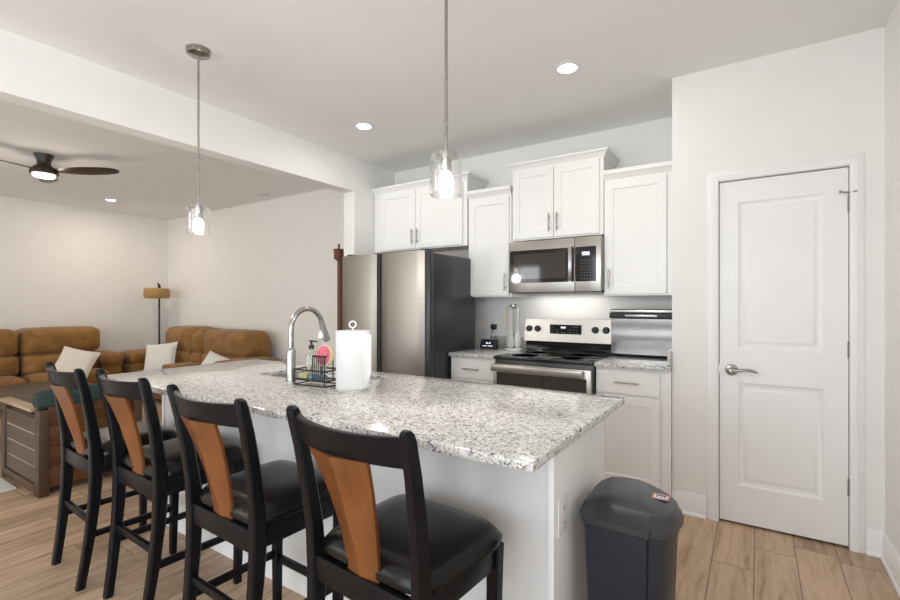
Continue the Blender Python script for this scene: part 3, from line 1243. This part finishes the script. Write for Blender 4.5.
b = LB()
rect_wire(b, .10, .055, .006, .0035)
rect_wire(b, .10, .055, .030, .0030)
for i in range(9):
    x = -.09 + .18 * i / 8
    b.tube([(x, -.055, .030), (x, .055, .030)], .0018, 6)
for x in (-.10, .10):
    for y in (-.055, .055):
        b.tube([(x, y, .004), (x, y, .078)], .0030, 6)
b.build('lower_tray', M['bronze'], t)
b = LB()
rect_wire(b, .10, .055, .078, .0040)
b.build('upper_rail', M['bronze'], t)
b = LB()
for x0 in (.025, .10):
    for y in (-.055, .0):
        b.tube([(x0, y, .03), (x0, y, .148)], .0028, 6)
b.tube([(.025, -.055, .148), (.10, -.055, .148), (.10, 0, .148), (.025, 0, .148)], .0040, 6, closed=True)
for i in range(1, 6):
    x = .025 + .075 * i / 6
    b.tube([(x, -.055, .03), (x, -.055, .148)], .0018, 6)
b.build('sponge_basket', M['bronze'], t)


def at_caddy(x, y, z):
    return (CXc + x * cos(CR) - y * sin(CR), CYc + x * sin(CR) + y * cos(CR), .915 + z)


o = MB().puff(-.085, -.03, -.045, .0, .033, .060, .008).build('sponge', M['yellow'])
o.location = at_caddy(0, 0, 0); o.rotation_euler = (0, 0, CR)
tag(o, 'yellow green sponge lying in the caddy tray near the faucet', 'sponge')
o = MB().puff(-.015, .075, -.047, -.005, .033, .056, .008).build('sponge', M['blue'])
o.location = at_caddy(0, 0, 0); o.rotation_euler = (0, 0, CR)
tag(o, 'blue sponge lying in the caddy tray under the pink scrubber', 'sponge')
# pink round scrubber leaning in the basket
b = MB()
b.lathe([(.0, -.013), (.040, -.013), (.046, -.009), (.046, .009), (.040, .013), (.0, .013)], (0, 0, 0), 'y', 30)
b.mi = 1
b.lathe([(.0465, -.010), (.050, -.008), (.050, .008), (.0465, .010)], (0, 0, 0), 'y', 30, caps=False)
b.mi = 2
for a, r in ((.4, .022), (1.3, .028), (2.2, .02), (3.1, .028), (4.0, .02), (5.2, .027), (0, 0)):
    b.lathe([(.003, -.0138), (.0, -.0142)], (r * sin(a), 0, r * cos(a)), 'y', 8)
o = b.build('scrubber', [M['pink'], M['rind'], M['black']])
o.location = at_caddy(.074, -.028, .150)
o.rotation_euler = (radians(-8), radians(6), CR)
tag(o, 'round pink scrubbing sponge with pale rim standing in the caddy basket', 'sponge')
# soap dispenser
bx, by, bz = at_caddy(-.072, .030, .0335)
t = thing('soap_dispenser', 'clear soap dispenser bottle with black pump in caddy', 'soap dispenser', (bx, by, bz))
b = LB()
b.lathe([(.024, 0), (.029, .004), (.029, .108), (.022, .124), (.012, .131), (.012, .138)], (0, 0, 0), 'z', 20)
b.build('bottle', M['bottle'], t)
b = LB()
b.lathe([(.0135, .1385), (.0135, .156), (.005, .158), (.005, .171), (.011, .173), (.011, .180), (.0, .181)], (0, 0, 0), 'z', 14)
b.tube([(0, 0, .175), (.026, .01, .175), (.032, .012, .170)], .004, 8)
b.build('pump', M['black'], t)
bx, by, bz = at_caddy(-.006, .027, .0335)
t = thing('dish_soap_bottle', 'cloudy white dish soap bottle with white cap in caddy', 'bottle', (bx, by, bz))
b = LB()
rings = []
for r, z in ((.022, 0), (.028, .004), (.028, .07), (.024, .10), (.027, .13), (.025, .155), (.015, .176), (.010, .186), (.010, .194)):
    rings.append([(r * 1.1 * cos(2 * pi * k / 20), r * .8 * sin(2 * pi * k / 20), z) for k in range(20)])
b.loft(rings)
b.build('bottle', M['soap'], t)
b = LB()
b.lathe([(.013, .1945), (.013, .212), (.008, .216), (.007, .226), (.0, .228)], (0, 0, 0), 'z', 14)
b.build('cap', M['white'], t)

# ------------------------------------------------------------------ bar stools
GS = 'bar stools along the island'


def make_stool():
    t = thing('bar_stool', 'stool', 'bar stool', (0, 0, 0), 0, GS)
    path = [(-.220, .0, .180), (-.202, .12, .188), (-.185, .26, .196), (-.172, .40, .201), (-.166, .54, .205), (-.172, .66, .208), (-.188, .78, .213), (-.210, .90, .218), (-.232, .992, .2215), (-.2365, 1.010, .222), (-.239, 1.018, .222)]
    for s in (-1, 1):
        b = LB()
        rings = []
        for k, (y, z, x) in enumerate(path):
            hx = .0185 if z < .6 else .0175
            hy = .017 + .008 * max(0, 1 - abs(z - .54) / .45)
            if k == len(path) - 2:
                hx, hy = hx * .88, hy * .85
            if k == len(path) - 1:
                hx, hy = hx * .5, hy * .5
            c = .006 * min(1, hx / .017)
            X = s * x
            P = [(-hx + c, -hy), (hx - c, -hy), (hx, -hy + c), (hx, hy - c), (hx - c, hy), (-hx + c, hy), (-hx, hy - c), (-hx, -hy + c)]
            rings.append([(X + px, y + py, z) for px, py in P])
        b.loft(rings)
        b.build('leg', M['blackwood'], t, 30)
    for s in (-1, 1):
        b = LB()
        rings = []
        for z, h, x, y in ((0, .015, .190, .172), (.30, .018, .196, .176), (.583, .0205, .200, .180)):
            c = .004
            P = [(-h + c, -h), (h - c, -h), (h, -h + c), (h, h - c), (h - c, h), (-h + c, h), (-h, h - c), (-h, -h + c)]
            rings.append([(s * x + px, y + py, z) for px, py in P])
        b.loft(rings)
        b.build('leg', M['blackwood'], t, 30)
    # seat frame
    b = LB()
    b.box(-.178, .178, .167, .193, .517, .586, .002)
    for s in (-1, 1):
        b.box(s * .200 - .012, s * .200 + .012, -.146, .158, .517, .586, .002)
    b.build('seat_frame', M['blackwood'], t)
    b = LB()
    b.box(-.187, .187, -.184, -.158, .505, .578, .003)
    b.build('back_rail', M['blackwood'], t)
    # cushion
    b = LB()
    n = 16
    P = []
    for i in range(n + 1):
        for j in range(n + 1):
            P.append((2 * i / n - 1, 2 * j / n - 1))

    def sq(u, v):
        # soft rounded-square outline, a touch wider at the front
        ex = 7.0
        m = max(abs(u), abs(v))
        if m < 1e-9:
            return 0, 0
        k = m / ((abs(u) ** ex + abs(v) ** ex) ** (1 / ex))
        x, y = u * k, v * k
        return x * (.222 + .008 * v), y * .200 + .025
    V1, V2 = {}, {}
    for i in range(n + 1):
        for j in range(n + 1):
            u, v = 2 * i / n - 1, 2 * j / n - 1
            x, y = sq(u, v)
            m = max(abs(u), abs(v))
            z = .606 + .046 * (1 - m ** 5) ** .5
            V1[i, j] = b.bm.verts.new((x, y, z))
            edge = m > .999
            if not edge:
                V2[i, j] = b.bm.verts.new((x, y, .5865))
            else:
                V2[i, j] = b.bm.verts.new((x * .985, (y - .025) * .985 + .025, .5865))
    fs = []
    for i in range(n):
        for j in range(n):
            fs.append(b.bm.faces.new((V1[i, j], V1[i + 1, j], V1[i + 1, j + 1], V1[i, j + 1])))
            fs.append(b.bm.faces.new((V2[i, j], V2[i, j + 1], V2[i + 1, j + 1], V2[i + 1, j])))
    for k in range(n):
        for (a, c) in (((k, 0), (k + 1, 0)), ((k, n), (k + 1, n)), ((0, k), (0, k + 1)), ((n, k), (n, k + 1))):
            fs.append(b.bm.faces.new((V1[a], V1[c], V2[c], V2[a])))
    b._faces(fs, True)
    b.build('seat', M['leather'], t, 60, label='black leather seat pad')
    # curved top rail
    b = LB()
    rings = []
    N = 14
    for i in range(N + 1):
        u = -1 + 2 * i / N
        x = u * .206
        bow = -.045 * (1 - u * u)
        yb_, yt = -.214 + bow, -.232 + bow
        zb_, zt_ = .922 + .004 * (1 - u * u), .999 - .004 * (1 - u * u)
        h = .011
        rings.append([(x, yb_ - h, zb_), (x, yb_ + h, zb_), (x, yt + h, zt_ - .004), (x, yt + h - .004, zt_), (x, yt - h + .004, zt_), (x, yt - h, zt_ - .004)])
    b.loft(rings)
    b.build('top_rail', M['blackwood'], t, 30)
    # fan-shaped splat with a crease down the middle
    b = LB()
    rings = []
    N = 10
    for i in range(N + 1):
        v = i / N
        z = .566 + .362 * v
        wd = .060 + .054 * v ** 1.5
        y = -.168 - .034 * v - .058 * v * v
        cr = .003 + .017 * min(1, v * 2.2)
        h = .005
        rings.append([(-wd, y - h + .004, z), (0, y - h - cr, z), (wd, y - h + .004, z), (wd, y + h + .004, z), (0, y + h - cr, z), (-wd, y + h + .004, z)])
    b.loft(rings)
    b.build('splat', M['amber'], t, 8, label='amber two-tone wooden splat')
    # stretchers
    b = LB(); b.box(-.182, .182, -.191, -.173, .285, .315, .003); b.build('stretcher', M['blackwood'], t)
    b = LB(); b.box(-.176, .176, .166, .184, .205, .235, .003); b.build('stretcher', M['blackwood'], t)
    for s in (-1, 1):
        b = LB()
        b.loft([[(s * .196 - .008, -.178, z) for z in (.225, .253)] + [(s * .196 + .008, -.178, z) for z in (.253, .225)],
                [(s * .195 - .008, .158, z) for z in (.225, .253)] + [(s * .195 + .008, .158, z) for z in (.253, .225)]], smooth=False)
        b.build('stretcher', M['blackwood'], t)
    return t


stool = make_stool()
spots = [(-.876, 1.085, -4, 'black bar stool nearest the trash can end of the island'),
         (-1.545, 1.085, -2, 'third bar stool from the wooden armchair, in front of the sink caddy'),
         (-2.245, 1.115, -2, 'second bar stool from the wooden armchair, back overlapping the granite end'),
         (-2.775, 1.085, -3, 'bar stool nearest the wooden armchair with green cushion')]
for i, (x, y, a, lb) in enumerate(spots):
    if i == 0:
        stool.location, stool.rotation_euler = (x, y, 0), (0, 0, radians(a))
        stool['label'] = lb
    else:
        dup(stool, (x, y, 0), radians(a), lb)

# ------------------------------------------------------------------ trash can
FP = [(-.478, 1.498), (-.42, 1.488), (-.34, 1.484), (-.272, 1.484), (-.267, 1.502), (-.238, 1.507), (-.224, 1.524), (-.206, 1.58), (-.196, 1.65), (-.208, 1.71), (-.236, 1.757), (-.275, 1.797), (-.325, 1.832), (-.37, 1.852), (-.425, 1.850), (-.473, 1.826), (-.498, 1.770), (-.504, 1.70), (-.502, 1.60), (-.495, 1.525)]
cx, cy = -.36, 1.66
t = thing('trash_can', 'charcoal plastic step trash can at the end of the island', 'trash can', (cx, cy, 0))


def fp(s, z, dz=0):
    return [(cx + (x - cx) * s, cy + (y - cy) * s, z) for x, y in FP]


b = MB()
b.loft([fp(.74, 0), fp(.76, .01), fp(.90, .56), fp(.915, .598)])
b.build('body', M['binbody'], t, 28)
b = MB()


def lidtop(s, z, tilt):
    return [(cx + (x - cx) * s, cy + (y - cy) * s, z + tilt * (y - 1.49)) for x, y in FP]




def lidin(ins, front, z):
    out = []
    for x, y in FP:
        dx, dy = x - cx, y - cy
        L = math.hypot(dx, dy)
        k = 1 - ins / L
        yy = cy + dy * k
        yy = max(yy, 1.485 + front)
        out.append((cx + dx * k, yy, z))
    return out


b.loft([lidtop(.985, .5985, 0), lidtop(1.0, .602, 0), lidtop(1.0, .622, 0), lidin(.006, .006, .628), lidin(.016, .060, .650), lidin(.022, .068, .653), lidin(.10, .12, .660)])
b.build('lid', M['binlid'], t, 24)
b = MB()
b.box(-.295, -.243, 1.665, 1.712, .6605, .6612)
b.mi = 1
b.box(-.294, -.244, 1.666, 1.672, .6612, .6615)
b.box(-.294, -.290, 1.672, 1.711, .6612, .6615)
b.box(-.248, -.244, 1.672, 1.711, .6612, .6615)
b.box(-.294, -.244, 1.707, 1.711, .6612, .6615)
b.mi = 2
b.box(-.286, -.252, 1.692, 1.703, .6612, .6615)
b.mi = 3
for i in range(3):
    b.box(-.284 + i * .012, -.276 + i * .012, 1.676, 1.687, .6612, .6615)
b.build('sticker', [M['white'], M['red'], M['black'], M['bluep']], t, label='small white sticker with red edge')
MB().box(-.30, -.235, 1.462, 1.498, .015, .04, .006).build('pedal', M['black'], t)

# ------------------------------------------------------------------ pendants and recessed lights
GP = 'glass pendants over the island'


def point_light(name, parent, loc, power, color, radius):
    l = bpy.data.lights.new(name, 'POINT')
    l.energy, l.color, l.shadow_soft_size = power, color, radius
    o = bpy.data.objects.new(name, l)
    o.parent = parent
    o.location = loc
    COL.objects.link(o)
    return o


t = thing('pendant_light', 'p', 'pendant light', (-2.64, 1.415, ZC), 0, GP)
b = LB()
b.lathe([(.0, 0), (.064, 0), (.064, -.012), (.060, -.016), (.060, -.028), (.054, -.032), (.0, -.032)], (0, 0, 0), 'z', 32)
cp = b.build('canopy', M['nickel'], t)
b = LB()
b.tube([(0, 0, -.030), (0, 0, -.865)], .0062, 10)
b.lathe([(.009, -.86), (.009, -.888)], (0, 0, 0), 'z', 14)
b.build('rod', M['nickel'], t)
b = LB()
b.lathe([(.021, -.884), (.021, -.945), (.017, -.952)], (0, 0, 0), 'z', 18)
b.build('socket', M['nickel'], t)
b = LB()
ro, ri, zt_, zb_ = .058, .054, -.884, -1.040
b.lathe([(.012, zt_), (.050, zt_), (ro, zt_ - .008), (ro, zb_ + .003), (ro - .002, zb_), (ri, zb_ + .002), (ri, zt_ - .010), (.048, zt_ - .006), (.012, zt_ - .006)], (0, 0, 0), 'z', 36, caps=False)
b.build('glass_shade', M['seeded'], t)
b = LB()
b.lathe([(.012, -.948), (.017, -.957), (.026, -.974), (.0285, -.990), (.026, -1.006), (.015, -1.019), (.0, -1.022)], (0, 0, 0), 'z', 22)
b.build('bulb', M['bulb'], t)
point_light('pendant_glow', t, (0, 0, -1.10), BULB_POWER, (1.0, .93, .86), .045)
t['label'] = 'glass cylinder pendant light in front of the beam opening to the living room'
dup(t, (-.955, 1.415, ZC), 0, 'glass cylinder pendant light hanging in front of the wall cabinets')

GC = 'recessed ceiling lights'


def can(label, x, y, power, color):
    t = thing('recessed_light', label, 'ceiling light', (x, y, ZC), 0, GC)
    b = LB()
    b.lathe([(.056, -.001), (.080, -.001), (.080, -.004), (.062, -.007), (.056, -.005)], (0, 0, 0), 'z', 36, caps=False)
    b.build('trim_ring', M['white'], t)
    b = LB()
    b.lathe([(.0558, -.001), (.0558, -.004), (.0, -.0042)], (0, 0, 0), 'z', 32)
    b.build('lens', M['can'], t)
    l = bpy.data.lights.new('can_light', 'AREA')
    l.shape, l.size, l.energy, l.color = 'DISK', .11, power, color
    o = bpy.data.objects.new('can_light', l)
    o.parent = t
    o.location = (0, 0, -.012)
    COL.objects.link(o)
    return t


WK, WL = (1.0, .95, .88), (1.0, .88, .74)
can('recessed ceiling light in kitchen above the refrigerator side', -2.65, 2.745, CAN_POWER, WK)
can('recessed ceiling light in kitchen above the range', -.963, 2.745, CAN_POWER, WK)
can('recessed ceiling light in the living room beside the ceiling fan', -7.437, 2.79, LIVING_CAN_POWER, WL)

b = MB()
b.lathe([(.075, 0), (.075, -.012), (.06, -.022), (.0, -.024)], (-5.356, 3.70, ZC), 'z', 28)
tag(b.build('smoke_detector', M['greyplastic']), 'small grey round smoke detector on the living room ceiling', 'smoke detector')

# ------------------------------------------------------------------ ceiling fan
t = thing('ceiling_fan', 'dark walnut three-blade ceiling fan with lit lens in the living room', 'ceiling fan', (-5.735, 1.60, ZC))
b = LB()
b.lathe([(.0, 0), (.078, 0), (.076, -.012), (.058, -.05), (.052, -.085), (.056, -.10), (.085, -.125), (.105, -.150), (.112, -.175), (.108, -.19), (.0, -.19)], (0, 0, 0), 'z', 32)
b.build('motor_housing', M['fan'], t)
b = LB()
b.lathe([(.086, -.191), (.086, -.202), (.076, -.214), (.045, -.222), (.0, -.224)], (0, 0, 0), 'z', 30)
b.build('light_lens', M['fanlight'], t)
point_light('fan_glow', t, (0, 0, -.30), 4.0, (1, .88, .72), .08)
for a in (40, 160, 280):
    b = LB()
    rings = []
    for u, wd, tw in ((.07, .030, 24), (.12, .034, 22), (.18, .045, 19), (.28, .066, 16), (.40, .077, 14), (.52, .076, 12), (.60, .066, 11), (.645, .045, 10), (.66, .018, 10)):
        ca, sa = cos(radians(-tw)), sin(radians(-tw))
        z = -.150 + .02 * (u / .66) ** 2
        rg = []
        for (p, q) in ((-1, 0), (-.6, .5), (0, .7), (.6, .5), (1, 0), (.6, -.5), (0, -.6), (-.6, -.5)):
            yy, zz = p * wd, q * .009
            rg.append((u, yy * ca - zz * sa, z + yy * sa + zz * ca))
        rings.append(rg)
    b.loft(rings)
    b.move(Matrix.Rotation(radians(a), 4, 'Z'))
    b.build('blade', M['fan'], t)

# ------------------------------------------------------------------ sofas
S = M['suede']
# sofa along the far left wall, facing +X
t = thing('sofa', 'long brown suede reclining sofa along the far wall under the fan', 'sofa', (-7.85, 1.5, 0))
MB().box(-8.30, -7.40, .0, 2.94, .03, .27, .03).build('base', S, t)
for y0, y1 in ((0.30, 1.07), (1.085, 1.90), (1.915, 2.755)):
    MB().puff(-7.90, -7.30, y0, y1, .24, .44, .08, (.02, 0, .01)).build('seat_cushion', S, t)
    MB().puff(-8.05, -7.62, y0, y1, .665, 1.0, .085, (.04, 0, .015)).build('back_cushion', S, t)
    MB().puff(-8.02, -7.60, y0 + .005, y1 - .005, .42, .68, .06, (.05, 0, 0)).build('lumbar_cushion', S, t)
MB().puff(-8.31, -7.90, .30, 2.74, .20, .90, .08).build('back_frame', S, t)
for y0, y1 in ((0.02, .29), (2.745, 2.94)):
    a = MB().puff(-8.25, -7.40, y0, y1, .20, .50, .08).build('arm', S, t)
    MB().puff(-8.05, -7.36, y0 - .03, y1 + .01, .47, .64, .08, (0, 0, .02)).build('arm_pad', S, a)

# loveseat along the back wall, facing -Y
t = thing('loveseat', 'brown suede loveseat with centre console against the living room back wall', 'sofa', (-6.35, 3.5, 0))
MB().box(-7.80, -4.98, 3.06, 3.90, .03, .27, .03).build('base', S, t)
for x0, x1 in ((-7.40, -6.60), (-6.23, -5.41)):
    MB().puff(x0, x1, 3.00, 3.55, .22, .385, .08, (0, .02, .015)).build('seat_cushion', S, t)
for x0, x1, zt_ in ((-7.36, -6.60, .985), (-6.61, -6.33, .965), (-6.34, -5.36, .965)):
    MB().puff(x0, x1, 3.42, 3.86, .60, zt_, .11, (.0, .02, .01)).build('back_cushion', S, t)
    MB().puff(x0 + .01, x1 - .01, 3.40, 3.82, .36, .66, .07, (0, .02, 0)).build('lumbar_cushion', S, t)
MB().box(-6.59, -6.24, 3.04, 3.45, .27, .52, .03).build('console', S, t)
MB().puff(-7.34, -5.46, 3.66, 3.93, .20, .88, .08).build('back_frame', S, t)
for x0, x1 in ((-7.80, -7.38), (-5.40, -5.08)):
    a = MB().puff(x0, x1, 3.02, 3.85, .20, .50, .09).build('arm', S, t)
    MB().puff(x0 - .015, x1 + .015, 3.0, 3.75, .475, .635, .078, (0, 0, .02)).build('arm_pad', S, a)


def pillow(loc, size, thick, rx, ry, rz, mat, label):
    o = MB().pillow(size, thick).build('throw_pillow', mat)
    o.location = loc
    o.rotation_euler = (radians(rx), radians(ry), radians(rz))
    tag(o, label, 'pillow', 'throw pillows on the sofas')
    return o


pillow((-7.25, 2.33, .56), .41, .12, -32, 14, 50, M['cream'], 'cream throw pillow leaning on the long sofa beside its arm')
pillow((-6.89, 3.17, .565), .44, .13, -20, -6, 33, M['white_linen'], 'white throw pillow on the loveseat beneath the floor lamp')
pillow((-5.52, 3.16, .515), .40, .13, -35, 20, 30, M['white_linen'], 'white throw pillow on the loveseat just left of the faucet')

# ------------------------------------------------------------------ floor lamp
t = thing('floor_lamp', 'dark floor lamp with woven rattan drum shade in the corner', 'floor lamp', (-7.99, 3.66, 0))
b = LB()
b.lathe([(.0, 0), (.14, 0), (.14, .018), (.02, .026), (.0, .027)], (0, 0, 0), 'z', 30)
b.build('base', M['lampmetal'], t)
b = LB()
b.tube([(0, 0, .02), (0, 0, 1.58)], .014, 10)
b.build('pole', M['lampmetal'], t)
b = LB()
sx, sy = -.03, -.02
prof = [(.145, 1.408), (.165, 1.412), (.177, 1.432), (.182, 1.488), (.177, 1.544), (.165, 1.564), (.145, 1.568)]
b.lathe(prof + [(.141, 1.564), (.141, 1.412)], (sx, sy, 0), 'z', 40, caps=False)
b.lathe([(.1415, 1.409), (.1415, 1.4115)], (sx, sy, 0), 'z', 40)
b.lathe([(.1415, 1.5645), (.1415, 1.567)], (sx, sy, 0), 'z', 40)
b.build('lamp_shade', M['rattan'], t, label='woven rattan drum shade')
b = LB()
b.tube([(0, 0, 1.57), (0, 0, 1.60), (-.01, 0, 1.625), (-.03, 0, 1.635), (-.04, 0, 1.65)], [.024, .022, .017, .015, .010], 10)
b.build('finial', M['lampmetal'], t)

# ------------------------------------------------------------------ wooden armchair with green cushion, seen from behind
t = thing('wooden_armchair', 'low walnut armchair with panelled sides and dark green cushions', 'armchair', (-4.45, 1.42, 0))
AX0, AX1, AY0, AY1 = -4.85, -4.045, 1.10, 1.73
for y in (AY0, AY1 - .055):
    MB().box(AX1 - .085, AX1, y, y + .055, 0, .590, .003).build('post', M['walnutZ'], t)
    MB().box(AX0, AX0 + .07, y, y + .055, 0, .540, .003).build('post', M['walnutZ'], t)
for k, y in enumerate((AY0, AY1 - .055)):
    b = MB()
    for i in range(4):
        z0 = .075 + i * .113
        b.box(AX0 + .071, AX1 - .086, y + .010, y + .045, z0 + .004, z0 + .109)
    b.mi = 1
    for i in range(1, 4):
        z0 = .075 + i * .113
        b.box(AX0 + .071, AX1 - .086, y + .014, y + .041, z0 - .004, z0 + .004)
    b.mi = 0
    b.box(AX0 + .071, AX1 - .086, y + .0, y + .055, .02, .0745)
    b.build('side_panel', [M['walnutX'], M['groove']], t)
    MB().box(AX0 - .02, AX1 - .138, y - .008, y + .063, .5655, .590, .004).build('arm_cap', M['armcap'], t)
b = MB()
for i in range(4):
    z0 = .055 + i * .139
    b.box(AX1 - .040, AX1 - .012, AY0 + .056, AY1 - .056, z0, z0 + .137, .002)
b.build('back_panel', M['walnut'], t)
MB().puff(AX1 - .135, AX1 - .004, AY0 - .004, AY1 + .004, .592, .712, .035, (.01, 0, .006)).build('back_cushion', M['green'], t)
MB().puff(AX0 + .04, AX1 - .06, AY0 + .062, AY1 - .062, .30, .42, .04, (0, 0, .015)).build('seat_cushion', M['green'], t)
MB().box(AX0 + .02, AX1 - .1, AY0 + .056, AY1 - .056, .20, .298).build('seat_frame', M['walnutZ'], t)

t = thing('coffee_table', 'low dark polished coffee table between the armchair and the sofas', 'coffee table', (-5.9, 1.6, 0))
MB().box(-6.55, -5.15, 1.15, 2.05, .43, .47, .006).build('tabletop', M['tabletop'], t)
MB().box(-6.48, -5.22, 1.22, 1.98, .34, .4295).build('apron', M['walnutZ'], t)
for x in (-6.48, -5.29):
    for y in (1.22, 1.91):
        MB().box(x, x + .07, y, y + .07, .012, .3395, .003).build('leg', M['walnutZ'], t)
b = MB()
b.box(-6.9, -4.40, -1.0, 1.075, 0.0, .012, .004)
tag(b.build('area_rug', M['rug']), 'white area rug on the floor beside the wooden armchair', 'rug')

# ------------------------------------------------------------------ carved wooden post beside the fridge
t = thing('carved_stand', 'tall slim reddish carved wooden stand with box top behind the refrigerator', 'stand', (-3.63, 3.40, 0))
b = LB()
b.box(-.10, .10, -.10, .10, 0, .05, .008)
b.build('base', M['carved'], t)
b = LB()
b.box(-.012, .030, -.021, .021, .05, 1.755, .004)
b.build('post', M['carved'], t)
b = LB()
b.loft([[(-.012, -.02, 1.755), (.02, -.02, 1.755), (.02, .02, 1.755), (-.012, .02, 1.755)], [(-.055, -.03, 1.79), (.03, -.03, 1.79), (.03, .03, 1.79), (-.055, .03, 1.79)]], smooth=False)
b.box(-.048, .026, -.036, .036, 1.79, 1.875, .003)
b.box(-.055, .033, -.042, .042, 1.875, 1.885, .003)
b.build('box_top', M['carved'], t)
b = LB()
b.lathe([(.012, 1.885), (.009, 1.90), (.013, 1.915), (.008, 1.935), (.0, 1.945)], (-.008, 0, 0), 'z', 12)
b.build('finial', M['carved'], t)

# ------------------------------------------------------------------ small things on the left worktop
t = thing('smart_clock', 'small black clock with a lit screen on left worktop', 'clock', (-1.985, 3.62, .915), radians(6))
b = LB()
b.loft([[(-.075, -.035, .001), (.075, -.035, .001), (.075, .045, .001), (-.075, .045, .001)], [(-.072, -.012, .086), (.072, -.012, .086), (.072, .02, .086), (-.072, .02, .086)]], smooth=False)
b.build('body', M['black'], t)
b = LB()


def sy_(z):
    return -.035 + .023 * z / .085


b.quad((-.066, sy_(.012) - .001, .012), (.066, sy_(.012) - .001, .012), (.064, sy_(.076) - .001, .076), (-.064, sy_(.076) - .001, .076))
b.mi = 1
for x0, x1, z0, z1 in ((-.02, .0, .048, .060), (.006, .024, .048, .060), (-.05, -.01, .026, .032), (.0, .045, .026, .032)):
    b.quad((x0, sy_(z0) - .002, z0), (x1, sy_(z0) - .002, z0), (x1, sy_(z1) - .002, z1), (x0, sy_(z1) - .002, z1))
b.build('screen', [M['screendim'], M['white_mark']], t)
b = MB()
b.box(-2.115, -2.045, YK - .006, YK - .001, 1.055, 1.17, .002)
tag(b.build('wall_outlet', M['white']), 'white outlet plate on the backsplash wall above the clock', 'outlet')
t = thing('power_adapter', 'black plug adapter and cord in the backsplash outlet', 'adapter', (-2.07, YK - .03, 1.10))
MB().box(-2.098, -2.046, YK - .042, YK - .0065, 1.076, 1.122, .005).build('plug', M['black'], t)
b = MB()
pts = [(-2.075, YK - .03, 1.078), (-2.085, YK - .045, 1.05), (-2.06, YK - .09, 1.02), (-2.035, 3.72, .985), (-2.0, 3.66, .962), (-1.99, 3.643, .955)]
b.tube(pts, .0028, 6)
b.build('cord', M['black'], t)

# utensil stand with hanging utensils
UX, UY = -1.764, 3.66
t = thing('utensil_stand', 'round steel utensil stand beside the range', 'utensil holder', (UX, UY, .915))
b = LB()
b.lathe([(.0, .001), (.074, .001), (.074, .012), (.067, .016), (.0, .016)], (0, 0, 0), 'z', 28)
b.build('base', M['white'], t)
b = LB()
b.tube([(0, 0, .012), (0, 0, .385)], .006, 10)
b.lathe([(.028, .358), (.032, .366), (.030, .392), (.020, .398), (.0, .399)], (0, 0, 0), 'z', 20)
for a in (-150, -90, -30, 90):
    b.tube([(.02 * cos(radians(a)), .02 * sin(radians(a)), .380), (.050 * cos(radians(a)), .050 * sin(radians(a)), .380)], .003, 6)
b.build('post', M['nickel'], t)
for k, (a, nm, lb) in enumerate(((-150, 'spatula', 'pale wood handled white spatula hanging nearest the clock on the utensil stand'),
                                 (-90, 'turner', 'grey turner hanging at the front of the utensil stand'),
                                 (-30, 'serving_spoon', 'grey white spoon hanging on the range side of the stand'))):
    r = .060
    ux, uy = UX + r * cos(radians(a)), UY + r * sin(radians(a))
    t = thing(nm, lb, 'utensil', (ux, uy, .915), radians(a + 90), 'utensils hanging on the stand')
    b = LB()
    hz0 = .165
    b.tube([(0, 0, hz0), (0, 0, .36), (0, .002, .368)], [.006, .0085, .005], 8)
    b.tube([(0, 0, .366), (0, .012, .374), (0, .018, .368)], .002, 6)
    b.build('handle', M['wood_handle'] if k == 0 else M['greyplastic'], t)
    b = LB()
    rings = []
    for z, wd in ((.170, .007), (.150, .012), (.125, .026), (.09, .031), (.055, .032), (.035, .027), (.026, .016)):
        d = .0035 if nm != 'serving_spoon' else .006
        rings.append([(-wd, 0, z), (-wd * .6, -d, z), (wd * .6, -d, z), (wd, 0, z), (wd * .6, d, z), (-wd * .6, d, z)])
    b.loft(rings)
    b.build('head', M['white'] if k != 1 else M['greyplastic'], t)

# ------------------------------------------------------------------ flip-up steel oven on the right worktop
t = thing('countertop_oven', 'stainless flip-up countertop oven stood on edge beside range', 'oven', (-.70, 3.70, .915))
OX0, OX1, OY0, OY1 = -.940 + .01, -.478, 3.575, 3.80
b = MB()
b.box(OX0, OX1, OY0 + .042, OY1, .925, 1.275, .012, 3)
b.build('body', M['dkgrey'], t)
b = MB()
n = 12
P = []
for i in range(n + 1):
    u = i / n
    z = .94 + .262 * u
    P.append((OY0 + .024 * (1 - u) - .004 * sin(pi * u) + .0015 * sin(u * 11), z))
b.loft([[(OX0 + .012, y, z), (OX1 - .004, y, z), (OX1 - .004, y + .016, z), (OX0 + .012, y + .016, z)] for y, z in P])
b.build('base_plate', M['satin'], t)
b = MB()
b.box(OX0, OX1, OY0 - .002, OY0 + .0195, 1.206, 1.244, .004)
b.build('hinge_band', M['black'], t)
b = MB()
b.box(OX0 + .115, OX1 - .11, OY0 - .022, OY0 - .0025, 1.215, 1.236, .006, 3)
b.build('handle', M['nickel'], t)
b = MB()
b.box(OX0 + .005, OX1 - .002, OY0 - .004, OY0 + .019, 1.246, 1.272, .006, 3)
b.build('top_edge', M['steel'], t)
for x in (OX0 + .02, OX1 - .05):
    MB().box(x, x + .03, OY0 + .03, OY1 - .02, .9155, .9245).build('foot', M['black'], t)
